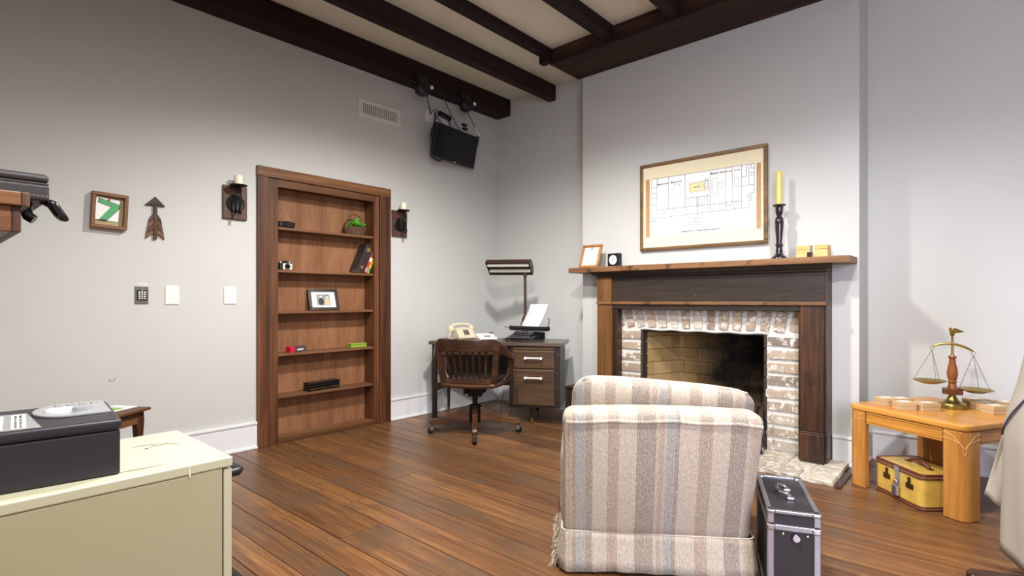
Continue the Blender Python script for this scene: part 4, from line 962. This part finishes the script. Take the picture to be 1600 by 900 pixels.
for s_ in (-1, 1):
    MB().prism([(-.024, 0), (.024, 0), (.026, 1), (-.026, 1)], (.222*s_, -.222, .46), (1, 0, 0), Vector((.036*s_, -.045, .32)), (0, 1, 0), .024).build('back_post', 'chair_wood', sc, .004)
    MB().tube([(.262*s_, .02, .465), (.3*s_, .04, .53), (.318*s_, .05, .6), (.325*s_, .05, .668)], [.02, .016, .02, .02], 8, flat=1.5).build('arm_post', 'chair_wood', sc, smooth=True)

# ================================================================== striped armchair, seen from behind
ac = thing('armchair', 'low armchair in striped cream, mauve and blue slub fabric with a skirt, seen from behind', 'armchair', (2.185, 1.088, 0), -55.2)
# local x to the right, y forward (towards the fireplace)
def backfn(p):       # p local to centre; lean back towards the top, bulge a little
    zz = (p.z+.3)/.6; bul = .018*(1-(p.x/.4)**2)*(1 if p.y < 0 else 0)
    return (p.x*(1.0+.02*zz)+.004*math.sin(9*p.z), p.y-.155*zz-bul*math.sin(math.pi*min(1, max(0, zz)))+.006*math.sin(7*p.x+3*p.z), p.z+.012*math.cos(p.x*3.4)-.006)
MB().soft((0, .075, .442), (.402, .085, .297), .05, (40, 8, 34), backfn).build('backrest', 'stripe', ac, smooth='all')
# welt along the top of the back and the skirt seam
def bpt(x, z): q = backfn(Vector((x, -.086, z-.442))); return (q[0], q[1]+.075-.002, q[2]+.442)
MB().tube([bpt(-.385+.77*k/20, .692-.003*math.sin(k)) for k in range(21)], .0075, 8).build('welt', 'stripe', ac, smooth=True)
# arms
for s_ in (-1, 1):
    MB().soft((.345*s_, .40, .33), (.075, .36, .19), .06, (8, 20, 12), lambda p: (p.x, p.y, p.z+.02*math.cos(p.y*3))).build('arm', 'stripe', ac, smooth='all')
MB().soft((0, .40, .235), (.28, .36, .10), .03, (12, 12, 6)).build('seat_base', 'stripe', ac, smooth='all')
MB().soft((0, .45, .40), (.265, .33, .07), .06, (14, 14, 6), lambda p: (p.x, p.y, p.z*(1.1-.3*(p.x/.27)**2))).build('seat_cushion', 'stripe', ac, smooth='all')
# loose back cushion, slumped to the right
def cushfn(p):
    u = p.x/.40; top = max(0, p.z)/.24
    z = p.z*(1-.08*abs(u)**4)-(.020*(u+.8))*top - .010*u
    return (p.x*(1-.03*top), p.y*(1-.4*abs(u)**3)-.10*(p.z/.24), z)
MB().soft((.045, .205, .612), (.418, .085, .235), .083, (34, 10, 22), cushfn).build('back_cushion', 'stripe', ac, smooth='all')
def cpt(k):
    a = -.375+.75*k/24; q = cushfn(Vector((a, -.035, .222))); return (q[0]+.045, q[1]+.205, q[2]+.612)
MB().tube([cpt(k) for k in range(25)], .0075, 8).build('cushion_welt', 'stripe', ac, smooth=True)
# skirt: hangs from a seam, flares at the corners
def ring(z, out, wob):
    pts = []
    hx, y0, y1, r = .405+out, -.012-out, .76+out, .03+out
    corners = [((hx-r, y0+r), -90), ((hx-r, y1-r), 0), ((-hx+r, y1-r), 90), ((-hx+r, y0+r), 180)]
    for i, ((cx, cy), a0) in enumerate(corners):
        for j in range(7): a = R(a0+15*j); pts.append([cx+r*math.cos(a), cy+r*math.sin(a), z])
        nx = corners[(i+1) % 4]; a = R(a0+90); p0 = (cx+r*math.cos(a), cy+r*math.sin(a)); b = R(nx[1]); p1 = (nx[0][0]+r*math.cos(b), nx[0][1]+r*math.sin(b))
        for j in range(1, 16):
            t_ = j/16; pts.append([p0[0]+(p1[0]-p0[0])*t_, p0[1]+(p1[1]-p0[1])*t_, z])
    n_ = len(pts)
    for j, p in enumerate(pts):
        c = wob*math.sin(j*.9)*.5+wob*math.sin(j*2.3)*.3
        d = Vector((p[0], p[1]-.37)).normalized(); p[0] += d.x*c; p[1] += d.y*c; p[2] += .4*wob*math.sin(j*.5)
    return [tuple(p) for p in pts]
rows = [ring(.178, .004, 0), ring(.15, .008, .003), ring(.11, .014, .006), ring(.06, .022, .010), ring(.016, .032, .014)]
sk = MB().sheet(rows, closed=True).build('skirt', 'stripe', ac, solid=.008, smooth='all')
r2 = ring(.178, .007, 0); MB().tube(r2+[r2[0]], .0035, 6, False).build('seam_piping', 'fabric_plain', sk, smooth=True)
# loose fringe of threads along the left corner of the skirt
m = MB(); rnd = random.Random(5)
for k in range(60):
    x = -.44+rnd.uniform(-.012, .012); y = rnd.uniform(-.05, .5); z = .016+rnd.uniform(0, .02)
    m.tube([(x, y, z+.03), (x-.006, y+rnd.uniform(-.01, .01), z+.014), (x-.014+rnd.uniform(-.008, .008), y+rnd.uniform(-.015, .015), z-.008)], .0016, 4)
o = m.build('fringe', 'fabric_plain', sk); o['kind'] = 'stuff'

# ================================================================== black aluminium-edged case
cz = .38
al = thing('equipment_case', 'black hard case with aluminium edges and chrome handle standing right of the armchair', 'case', (2.239, .645, 0), 22)
# local x along its length (away), y across: 0 .. -.185
W_, L_ = .185, .455
B(((.008, -W_+.008, .006), (L_-.008, -.008, cz-.072))).build('body_panel', 'black_felt', al, .002)
B(((.008, -W_+.008, cz-.058), (L_-.008, -.008, cz-.006))).build('lid_panel', 'black_felt', al, .002)
e = .024
for x in (0, L_-e):
    for y in (-W_, -e): B(((x, y, .004), (x+e, y+e, cz-.075)), ((x, y, cz-.052), (x+e, y+e, cz-.001))).build('edge_post', 'alu', al, .003)
for y in (-W_, -.017): 
    for z0, z1 in ((cz-.012, cz), (cz-.076, cz-.056), (0.002, .02)): B(((e, y, z0), (L_-e, y+.017, z1))).build('edge_rail', 'alu', al, .002)
for x in (0, L_-.017):
    for z0, z1 in ((cz-.012, cz), (cz-.076, cz-.056), (.002, .02)): B(((x, -W_+e, z0), (x+.017, -e, z1))).build('edge_rail', 'alu', al, .002)
for x in (-.003, L_-.03):
    for y in (-W_-.003, -.03): B(((x, y, cz-.016), (x+.033, y+.033, cz+.003))).build('corner_cap', 'chrome', al, .006, 3); B(((x, y, cz-.08), (x+.033, y+.033, cz-.054))).build('corner_cap', 'chrome', al, .006, 3)
MB().tube([(.16, -.1, cz+.006), (.155, -.088, cz+.018), (.165, -.066, cz+.022), (.21, -.055, cz+.024), (.255, -.066, cz+.022), (.265, -.088, cz+.018), (.26, -.1, cz+.006)], .0085, 9).build('handle', 'chrome', al, smooth=True)
for x in (.158, .262): B(((x-.013, -.116, cz-.006), (x+.013, -.088, cz+.006))).build('handle_bracket', 'chrome', al, .003)
MB().lathe([(.001, -.012), (.013, -.012), (.016, -.004), (.016, .0075), (.001, .0075)], (0, -.1, cz-.098), 18, 'x').build('lock', 'chrome', al, smooth=True)
for y in (-.055, -.14): MB().lathe([(.001, -.001), (.005, .001), (.005, .0075), (.001, .0075)], (0, y, cz-.09), 10, 'x').build('rivet', 'chrome', al, smooth=True)

# ================================================================== oak side table
TZ = .522
ot = thing('oak_table', 'square golden oak side table with thick grooved legs by the right wall', 'table', (3.755, .085, 0), 60)
TW, TD = .70, .76       # local x along the side facing left, y from 0 (near) to -TD
def rrect(x0, y0, x1, y1, r, n=6):
    o = []
    for cx, cy, a0 in ((x1-r, y1-r, 0), (x0+r, y1-r, 90), (x0+r, y0+r, 180), (x1-r, y0+r, 270)):
        o += [(cx+r*math.cos(R(a0+90*j/n)), cy+r*math.sin(R(a0+90*j/n))) for j in range(n+1)]
    return o
MB().prism(rrect(0, -TD, TW, 0, .05), (0, 0, TZ-.036), (1, 0, 0), (0, 1, 0), (0, 0, 1), .036).build('tabletop', 'oak', ot, .011, 3)
az0, az1 = TZ-.112, TZ-.038
lg = .115
for a, b in (((lg+.01, -.03, az0), (TW-lg-.01, -.008, az1)), ((lg+.01, -TD+.008, az0), (TW-lg-.01, -TD+.03, az1)), ((.008, -TD+lg+.01, az0), (.03, -lg-.01, az1)), ((TW-.03, -TD+lg+.01, az0), (TW-.008, -lg-.01, az1))):
    p = B((a, b)).build('apron', 'oak', ot, .004)
    for z in (az0+.012, az1-.012): B(((a[0]-.0008, a[1]-.0008, z), (b[0]+.0008, b[1]+.0008, z+.0022))).build('groove', 'oak_line', p)
for i, (cx, cy, sx, sy) in enumerate(((0, 0, 1, -1), (TW, 0, -1, -1), (0, -TD, 1, 1), (TW, -TD, -1, 1))):
    r = .05; q = [(0, r)]+[(r-r*math.cos(R(90*j/6)), r-r*math.sin(R(90*j/6))) for j in range(1, 7)]+[(lg, 0), (lg, .04), (.05, lg*.55), (.04, lg), (0, lg)]
    q = [(cx+sx*(a+.004), cy+sy*(b+.004)) for a, b in q]
    if sx*sy > 0: pass
    area2 = sum(q[k][0]*q[(k+1) % len(q)][1]-q[(k+1) % len(q)][0]*q[k][1] for k in range(len(q)))
    if area2 < 0: q = q[::-1]
    L = MB().prism(q, (0, 0, 0), (1, 0, 0), (0, 1, 0), (0, 0, 1), TZ-.038).build('leg', 'oak_v', ot, .004)
    if i in (0, 1):      # gothic-arch grooves on the two leg faces that meet at the corner
        def surf(u):     # u from -lg..lg around the corner; returns point just proud of the face
            s_ = abs(u); arcl = .05*math.pi/2
            if s_ <= arcl/2:
                a = math.pi/4-s_/.05; x, y = .05-(.0507)*math.cos(math.pi/4+ (s_/.05)), .05-(.0507)*math.sin(math.pi/4+(s_/.05))
            else: x, y = .05+(s_-arcl/2), -.0007
            if u > 0: x, y = x, y
            else: x, y = y, x
            return (cx+sx*(x+.004), cy+sy*(y+.004))
        for rad, z0 in ((.095, TZ-.165), (.066, TZ-.13)):
            for sd in (1, -1):
                pts = []
                for k in range(13):
                    f = k/12; u = sd*(.002+f*(lg-.01)); zz = z0+(TZ-.052-z0-(0.03 if rad < .09 else 0.0)+.0)*math.sqrt(max(0, 1-(1-f)**2))*1.0
                    x, y = surf(u); pts.append((x, y, zz))
                MB().tube(pts, .0016, 5).build('arch_line', 'oak_pale', L)
def on_table(x, y): c, s_ = math.cos(R(60)), math.sin(R(60)); return (3.755+x*c-y*s_, .085+x*s_+y*c, TZ)
# small card boxes
def card_box(x, y, rz, lb, w=.1, d=.075, h=.048, z=0):
    t = thing('card_box', lb, 'box', (x, y, TZ+z), rz, 'small tan card boxes on the oak table')
    B(((-w/2+.002, -d/2+.002, 0), (w/2-.002, d/2-.002, h*.6))).build('box_base', 'box_card', t, .002)
    B(((-w/2, -d/2, h*.52), (w/2, d/2, h))).build('box_lid', 'box_card', t, .002)
    B(((-w*.28, -d*.25, h), (w*.25, d*.3, h+.0006))).build('paper_label', 'box_label', t)
    return t
card_box(4.178, .488, -50, 'tan card box at the far left corner of the oak table', .105, .08, .05)
card_box(4.285, .425, -38, 'tan card box lying lower behind the three left boxes', .125, .08, .04)
card_box(4.09, .385, -52, 'tan card box second from the left on the table front', .1, .08, .05)
card_box(4.152, .278, -48, 'tan card box just left of the scale base', .115, .075, .048)
card_box(4.50, .055, -38, 'tan card box right of the scale, farthest back of three', .12, .085, .05)
card_box(4.40, .01, -40, 'tan card box right of the scale, middle of the three', .12, .085, .05)
card_box(4.30, -.035, -42, 'tan card box right of the scale, nearest to the front', .12, .085, .05)
card_box(4.50, -.085, -38, 'tan card box half hidden behind the tweed coat', .12, .085, .05)
# balance scale
t = thing('balance_scale', 'brass balance scale with turned wooden column and eagle finial', 'scale', (4.335, .165, TZ), -84)
MB().lathe([(.001, 0), (.075, 0), (.076, .02), (.07, .032), (.045, .04), (.03, .055), (.02, .075), (.018, .088), (.001, .088)], (0, 0, 0), 32).build('brass_foot', 'brass', t, smooth=True)
MB().prism(rrect(-.05, -.04, .05, .04, .012), (0, 0, .088), (1, 0, 0), (0, 1, 0), (0, 0, 1), .034).build('wooden_block', 'scale_wood', t, .003)
MB().lathe([(.001, .122), (.026, .122), (.022, .14), (.018, .155), (.026, .166), (.019, .172), (.025, .19), (.0285, .215), (.025, .25), (.018, .28), (.016, .31), (.024, .318), (.02, .325), (.001, .325)], (0, 0, 0), 24).build('column', 'scale_wood', t, smooth=True)
MB().tube([(0, 0, .325), (0, 0, .34), (0, 0, .45)], [.012, .007, .006], 10).build('spindle', 'brass', t, smooth=True)
tip = R(9)
bm = MB().tube([(x, 0, .40-(abs(x)/.1)**2*.03-math.tan(tip)*x*.75) for x in [-.1+.02*k for k in range(11)]], [.005, .007, .0075, .0075, .0075, .0085, .0075, .0075, .0075, .007, .005], 8).build('beam', 'brass', t, smooth=True)
def eagle():
    m = MB().tube([(.0, 0, .45), (0, 0, .465), (-.004, 0, .485), (-.012, 0, .497), (-.022, 0, .495)], [.008, .012, .011, .007, .002], 8)
    for s_ in (-1, 1): m.add([(0, .004*s_, .485), (.012, .02*s_, .5), (.055, .05*s_, .478), (.03, .03*s_, .472), (.004, .006*s_, .465), (.01, .02*s_, .478)], [(0, 1, 5), (1, 2, 3, 5), (5, 3, 4), (0, 5, 4)])
    return m
eagle().build('eagle', 'brass', t, solid=.002)
for s_, zc in ((-1, .162), (1, .125)):
    x = .1*s_; zt = .37-math.tan(tip)*x*.75; off = .012*s_
    MB().tube([(x+.011*math.cos(a*.5236), 0, zt-.011+.011*math.sin(a*.5236)) for a in range(13)], .0015, 5).build('ring', 'brass', t, smooth=True)
    pan = MB().lathe([(.001, 0), (.04, .004), (.085, .022), (.087, .026), (.082, .025), (.04, .008), (.001, .004)], (x*1.0+off, -.0, zc-.022), 32).build('pan', 'brass', t, smooth=True)
    for a in (0, 120, 240):
        a += 65 if s_ < 0 else 35
        p0 = Vector((x, 0, zt-.022)); p1 = Vector((x+off+.083*math.cos(R(a)), .083*math.sin(R(a)), zc+.003)); m = MB(); nl = 22
        for k in range(nl):
            c = p0.lerp(p1, (k+.5)/nl); d = (p1-p0).normalized(); hl = (p1-p0).length/nl*.62; u = d.cross(Vector((0, 1, 0) if k % 2 else (1, 0, 0))).normalized()*.0022
            m.tube([c-d*hl, c-d*hl*.4+u, c+d*hl*.4+u, c+d*hl, c+d*hl*.4-u, c-d*hl*.4-u, c-d*hl], .0009, 4, False)
        m.build('chain', 'grey_plate', t)
# yellow vanity case under the table
vc = thing('vanity_case', 'yellow vintage train case with brown leather trim and padlock under the oak table', 'suitcase', (3.815, .28, 0), 42.5)
vl, vd, vh = .385, .27, .205
def vcb(z0, z1, g, nm, mt, bev=.004): return MB().prism(rrect(-g, -vd-g, vl+g, g, .035), (0, 0, z0), (1, 0, 0), (0, 1, 0), (0, 0, 1), z1-z0).build(nm, mt, vc, bev)
vcb(.022, vh-.03, 0, 'case_body', 'suit_yellow', .002); lid = vcb(vh-.0295, vh-.002, -.001, 'lid', 'suit_yellow', .004)
vcb(.0, .02, .004, 'bottom_trim', 'suit_brown'); 
m = MB(); a = rrect(-.005, -vd-.005, vl+.005, .005, .038); b = rrect(.014, -vd+.014, vl-.014, -.014, .025); k = len(a)
z0, z1 = vh-.028, vh
m.add([(x, y, z0) for x, y in a]+[(x, y, z1) for x, y in a]+[(x, y, z1) for x, y in b]+[(x, y, z1-.004) for x, y in b], [(i, (i+1) % k, k+(i+1) % k, k+i) for i in range(k)]+[(k+i, k+(i+1) % k, 2*k+(i+1) % k, 2*k+i) for i in range(k)]+[(2*k+i, 2*k+(i+1) % k, 3*k+(i+1) % k, 3*k+i) for i in range(k)])
m.build('lid_trim', 'suit_brown', vc, .003)
a = rrect(-.0062, -vd-.0062, vl+.0062, .0062, .039); 
for z in (.011, vh-.014, vh-.019):
    m = MB()
    for i in range(len(a)):
        p, q = Vector((*a[i], z)), Vector((*a[(i+1) % len(a)], z)); n_ = max(1, int((q-p).length/.008))
        for j in range(n_): s0, s1 = p.lerp(q, j/n_), p.lerp(q, (j+.6)/n_); m.tube([s0, s1], .0008, 4)
    o = m.build('stitching', 'stitch', vc)
# the front (with latches) faces local +y
B(((.06, .0003, .1), (.115, .006, .13)), ((.08, .0003, .13), (.1, .007, .165))).build('latch', 'dark_brass', vc, .002)
B(((.245, .0003, .1), (.30, .006, .13)), ((.262, .0003, .13), (.282, .007, .165))).build('latch', 'dark_brass', vc, .002)
hp_ = B(((.165, .0003, .075), (.2, .005, .172)), ((.163, .0062, .172), (.202, .011, .203))).build('hasp', 'alu', vc, .002)
pk = B(((.158, .008, .03), (.204, .026, .088))).build('padlock', 'alu', vc, .004)
MB().tube([(.168, .017, .088), (.168, .017, .108), (.181, .017, .118), (.194, .017, .108), (.194, .017, .088)], .004, 8).build('shackle', 'chrome', pk, smooth=True)
for k in range(4): B(((.176, .0262, .038+k*.012), (.188, .0275, .047+k*.012))).build('number_wheel', 'ink', pk, .001)
MB().tube([(.115, -.135, vh-.002), (.122, -.135, vh+.012), (.15, -.132, vh+.024), (.19, -.13, vh+.028), (.23, -.132, vh+.024), (.258, -.135, vh+.012), (.265, -.135, vh-.002)], [.009, .009, .0105, .012, .0105, .009, .009], 9).build('handle', 'suit_brown', vc, smooth=True)
for x in (.105, .275): B(((x-.018, -.146, vh-.006), (x+.018, -.124, vh+.003))).build('handle_mount', 'dark_brass', vc, .002)

# ================================================================== coat stand with tweed coat
CX, CY = 3.127, -.293
st = thing('coat_stand', 'dark wooden coat stand with rounded foot boards under the tweed coat', 'coat stand', (CX, CY, 0), 90.8)
for k in range(4):
    q = [(.0, -.05), (.283, -.05)]+[(.283+.05*math.cos(R(a)), .05*math.sin(R(a))) for a in range(-75, 90, 15)]+[(.283, .05), (.0, .05)]
    a = R(20+90*k)
    o = MB().prism(q, (0, 0, 0), (1, 0, 0), (0, 1, 0), (0, 0, 1), .045).build('foot_board', 'stand_wood', st, .008, 3); o.rotation_euler = (0, 0, a); o.location = (.052*math.cos(a), .052*math.sin(a), 0)
MB().tube([(0, 0, .0), (0, 0, 1.75)], .021, 12).build('pole', 'stand_wood', st, smooth=True)
MB().tube([(-.12, .04, 1.53), (-.06, .02, 1.6), (0, 0, 1.63), (.06, -.02, 1.6), (.12, -.04, 1.53)], .014, 8).build('hanger_arm', 'stand_wood', st, smooth=True)
ct = thing('tweed_coat', 'long grey houndstooth tweed coat hanging at the right edge', 'coat', (CX, CY, 0), -95.35)
# local x to the photo's right, y away; angle 180 is the side seen in the photo, 270 faces the camera
def interp(tab, z):
    for (z0, r0), (z1, r1) in zip(tab, tab[1:]):
        if z >= z1: return r0+(r1-r0)*(z0-z)/(z0-z1)
    return tab[-1][1]
PROF = [(1.56, .07), (1.46, .11), (1.3, .14), (1.0, .166), (.834, .194), (.723, .222), (.62, .236), (.4, .24), (.08, .246)]
def coat_rows(a0, a1, ztop, zlow, grow, fold, nz=34, na=96):
    rows = []
    for i in range(nz+1):
        row = []
        for j in range(na+1):
            d = a0+(a1-a0)*j/na; a = R(d); z = ztop+(zlow(d)-ztop)*i/nz
            g = max(0, min(1, (1.2-z)/1.1)); r = interp(PROF, z)+grow*g+fold*g*math.sin(a*6+1.2*math.sin(a*2)+z*1.5)
            row.append((r*math.cos(a), r*math.sin(a)*.82, z))
        rows.append(row)
    return rows
def uvbuild(rows, name, mat, parent, k=290):
    o = MB().sheet(rows).build(name, mat, parent, solid=.005, smooth='all'); me = o.data
    n_ = len(rows[0]); L = [0]
    for j in range(1, n_): L.append(L[-1]+(Vector(rows[-1][j])-Vector(rows[-1][j-1])).length)
    uv = me.uv_layers.new(name='UVMap'); z0 = rows[0][0][2]
    for p in me.polygons:
        for li in p.loop_indices:
            vi = me.loops[li].vertex_index; uv.data[li].uv = (L[vi % n_]*k, (z0-me.vertices[vi].co.z)*k)
    return o
hem = lambda d: .15-.05*max(0, min(1, (d-170)/55)) if d < 260 else .10
uvbuild(coat_rows(95, 440, 1.56, hem, 0, .009), 'coat_body', 'tweed', ct)
tl = [[(x0+(x1-x0)*j/10, .03+.012*math.sin(j*.9+i*.1), z0-(.085*j/10)*i/12) for j in range(11)] for i, (x0, x1, z0) in enumerate([(-.245-.065*k/12, -.19, .62-.287*k/12) for k in range(13)])]
uvbuild(tl, 'coat_tail', 'tweed', ct)
low = lambda d: .612+.0048*abs(d-180)
cp = coat_rows(120, 275, 1.5, low, .016, .003, 24, 60)
uvbuild(cp, 'coat_front_flap', 'tweed', ct)
MB().tube([(p[0]*1.008, p[1]*1.008, p[2]) for p in cp[-1]], .0028, 6).build('piping', 'purple_trim', ct, smooth=True)

# ================================================================== left foreground
CZ = .74
fc = thing('filing_cabinet', 'scratched cream steel filing cabinet in the left foreground', 'cabinet', (0, 0, 0))
cx0, cx1, cy0, cy1 = -.06, .642, 1.658, 2.138
B(((cx0, cy0+.002, 0), (cx1-.028, cy1-.002, CZ-.0285))).build('cabinet_body', 'cream_shaded', fc, .003)
B(((cx0, cy0, CZ-.028), (cx1, cy1, CZ))).build('cabinet_top', 'cream_metal', fc, .004, 3)
for z0, z1 in ((.05, .37), (.385, CZ-.034)):
    d = B(((cx1-.024, cy0+.004, z0), (cx1-.001, cy1-.004, z1))).build('drawer', 'cream_metal', fc, .003)
    MB().tube([(cx1-.001, cy0+.055, z1-.03), (cx1+.035, cy0+.055, z1-.03), (cx1+.044, cy0+.066, z1-.03), (cx1+.044, cy0+.25, z1-.03), (cx1+.035, cy0+.262, z1-.03), (cx1-.001, cy0+.262, z1-.03)], .0125, 10).build('handle', 'black', d, smooth=True)
for pts, nm in (([(.36, 1.725), (.4, 1.722), (.44, 1.718), (.48, 1.722)], 'scratch'), ([(.50, 1.94), (.52, 1.96), (.56, 1.96), (.585, 1.925)], 'scratch'), ([(.47, 1.985), (.5, 1.99), (.54, 1.98)], 'scratch')):
    MB().tube([(a, b, CZ+.0003) for a, b in pts], [.0007]+[.0014]*(len(pts)-2)+[.0006], 5).build(nm, 'scratch', fc)
MB().lathe([(.001, -.001), (.0045, -.001), (.0045, .001), (.001, .001)], (.497, 1.9405, CZ+.0002), 10, 'z').build('scratch_spot', 'scratch', fc)
MB().add([(.527, cy0-.0007, CZ-.004), (.5285, cy0-.0007, CZ-.004), (.53, cy0-.0007, CZ-.03), (.5285, cy0-.0007, CZ-.036), (.526, cy0-.0007, CZ-.03)], [(0, 4, 3, 2, 1)]).build('paint_chip', 'chip', fc)
# lockbox with keypad lid
lb = thing('lockbox', 'black lidded lockbox with a silver keypad panel on the filing cabinet', 'lockbox', (.384, 1.706, CZ), 174-180)
# local: x from -.46 to 0 (right end), y 0 (near) .. .345
B(((-.46, .004, .001), (-.004, .338, .118))).build('box_body', 'lock_black', lb, .006)
B(((-.465, 0, .1185), (0, .342, .146))).build('lid', 'lock_black', lb, .009, 3)
q = [(-.012, .115), (-.012, .33), (-.1, .33)]+[(-.10+.075*math.cos(R(a)), .2225+.1075*math.sin(R(a))) for a in range(95, 266, 10)]+[(-.1, .115)]
q = [(x, y) for x, y in q]
a2 = sum(q[k][0]*q[(k+1) % len(q)][1]-q[(k+1) % len(q)][0]*q[k][1] for k in range(len(q)))
if a2 < 0: q = q[::-1]
kpn = MB().prism(q, (0, 0, .146), (1, 0, 0), (0, 1, 0), (0, 0, 1), .006).build('keypad_panel', 'silver', lb, .002)
for i in range(4): B(((-.125+i*.027, .278, .152), (-.107+i*.027, .298, .1555))).build('key', 'silver', kpn, .003)
MB().lathe([(.001, .152), (.036, .152), (.034, .157), (.001, .158)], (-.115, .205, 0), 28).build('badge', 'white_plastic', kpn, smooth=True)
MB().lathe([(.001, .152), (.024, .152), (.022, .163), (.001, .166)], (-.07, .175, 0), 24).build('knob', 'silver', kpn, smooth=True)
tp = MB().add([(-.33, .02, .1466), (-.16, .015, .1466), (-.185, .26, .1466), (-.335, .27, .1466)], [(0, 1, 2, 3)]).build('clear_tape', 'tape', lb)
for i in range(3):
    x = -.302+i*.043
    st_ = B(((x, .03, .147), (x+.028, .235, .1476))).build('label_strip', 'paper', lb)
    m = MB(); rnd = random.Random(i)
    y = .036
    while y < .225:
        m.box((x+.006, y, .1477), (x+.011, y+rnd.uniform(.003, .007), .148)); m.box((x+.015, y, .1477), (x+.021, y+rnd.uniform(.003, .007), .148)); y += .009
    m.build('print', 'ink', st_)
# small side table by the left wall
sd = thing('side_table', 'small dark brown side table with shaped legs in front of the left wall', 'table', (1.0, 3.80, 0), 37)
B(((-.46, 0, .532), (0, .46, .55))).build('tabletop', 'case_h', sd, .005)
for a, b in (((-.43, .03, .46), (-.03, .048, .531)), ((-.048, .048, .46), (-.03, .412, .531)), ((-.43, .412, .46), (-.03, .43, .531)), ((-.43, .048, .46), (-.412, .412, .531))): B((a, b)).build('apron', 'case_h', sd, .002)
for x in (-.425, -.071):
    for y in (.028, .395):
        MB().prism([(-.02, 0), (.02, 0), (.014, .2), (.018, .38), (.028, .47), (.022, .53), (-.022, .53), (-.028, .47), (-.018, .38), (-.014, .2)], (x+.025, y+.038, 0), (1, 0, 0), (0, 0, 1), (0, -1, 0), .038).build('leg', 'case_v', sd, .003)
t = tag(B(((-.12, -.08, 0), (.12, .08, .0025))).build('leaflet', 'paper', None), 'white and green leaflet lying on the small side table', 'leaflet'); t.location = (.80, 3.87, .55); t.rotation_euler = (0, 0, R(30))
B(((-.1, -.06, .0026), (.06, .05, .0031))).build('green_print', 'lime', t)
# rustic mantel shelf on the wall beside the camera and the case lying on it
wm = thing('wall_shelf', 'rustic wooden mantel shelf cut off at the left edge', 'shelf', (0, 0, 0))
B(((XL, 2.02, 1.462), (.22, 3.3, 1.5))).build('shelf_board', 'frame_wood', wm, .003)
B(((.2205, 2.02, 1.46), (.2386, 3.3, 1.5))).build('front_nosing', 'wood_plaque', wm, .003)
B(((XL, 2.035, 1.388), (.2015, 3.28, 1.4615))).build('box_beam', 'frame_wood', wm, .003)
B(((.202, 2.035, 1.388), (.2215, 3.28, 1.4595))).build('front_facing', 'wood_plaque', wm, .003)
bc2 = thing('black_case', 'black stitched leather case lying on the shelf at the left edge', 'case', (.30, 2.16, 1.5005))
B(((-.62, 0, 0), (0, .45, .05)), ).build('case_body', 'black_felt', bc2, .008, 3)
B(((-.62, .002, .0505), (-.001, .449, .0545)), ).build('zip', 'grey_card', bc2)
B(((-.62, 0, .055), (0, .45, .082)), ).build('case_lid', 'black_felt', bc2, .012, 3)
m = MB()
for k in range(60): m.box((-.6+k*.01, -.0008, .014), (-.5945+k*.01, -.0002, .0152))
m.build('stitching', 'stitch', bc2)
MB().lathe([(.001, -.004), (.009, -.004), (.009, 0.0), (.001, 0.0)], (-.155, -.0005, .062), 12, 'y').build('stud', 'chrome', bc2)
hd = MB().tube([(-.045, .06, -.002), (-.05, .03, -.03), (-.048, .01, -.05), (-.035, .005, -.06)], [.013, .014, .015, .014], 10).build('handle_strap', 'black_gloss', bc2, smooth=True)
MB().soft((.02, .02, -.024), (.016, .022, .032), .015, (6, 6, 10), lambda p: (p.x+.6*(-p.z), p.y, p.z)).build('handle_grip', 'black_gloss', bc2, smooth='all')
MB().tube([(-.015, .03, .004), (0, .025, -.005), (.012, .02, -.012)], .01, 8).build('handle_joint', 'black_gloss', bc2, smooth=True)
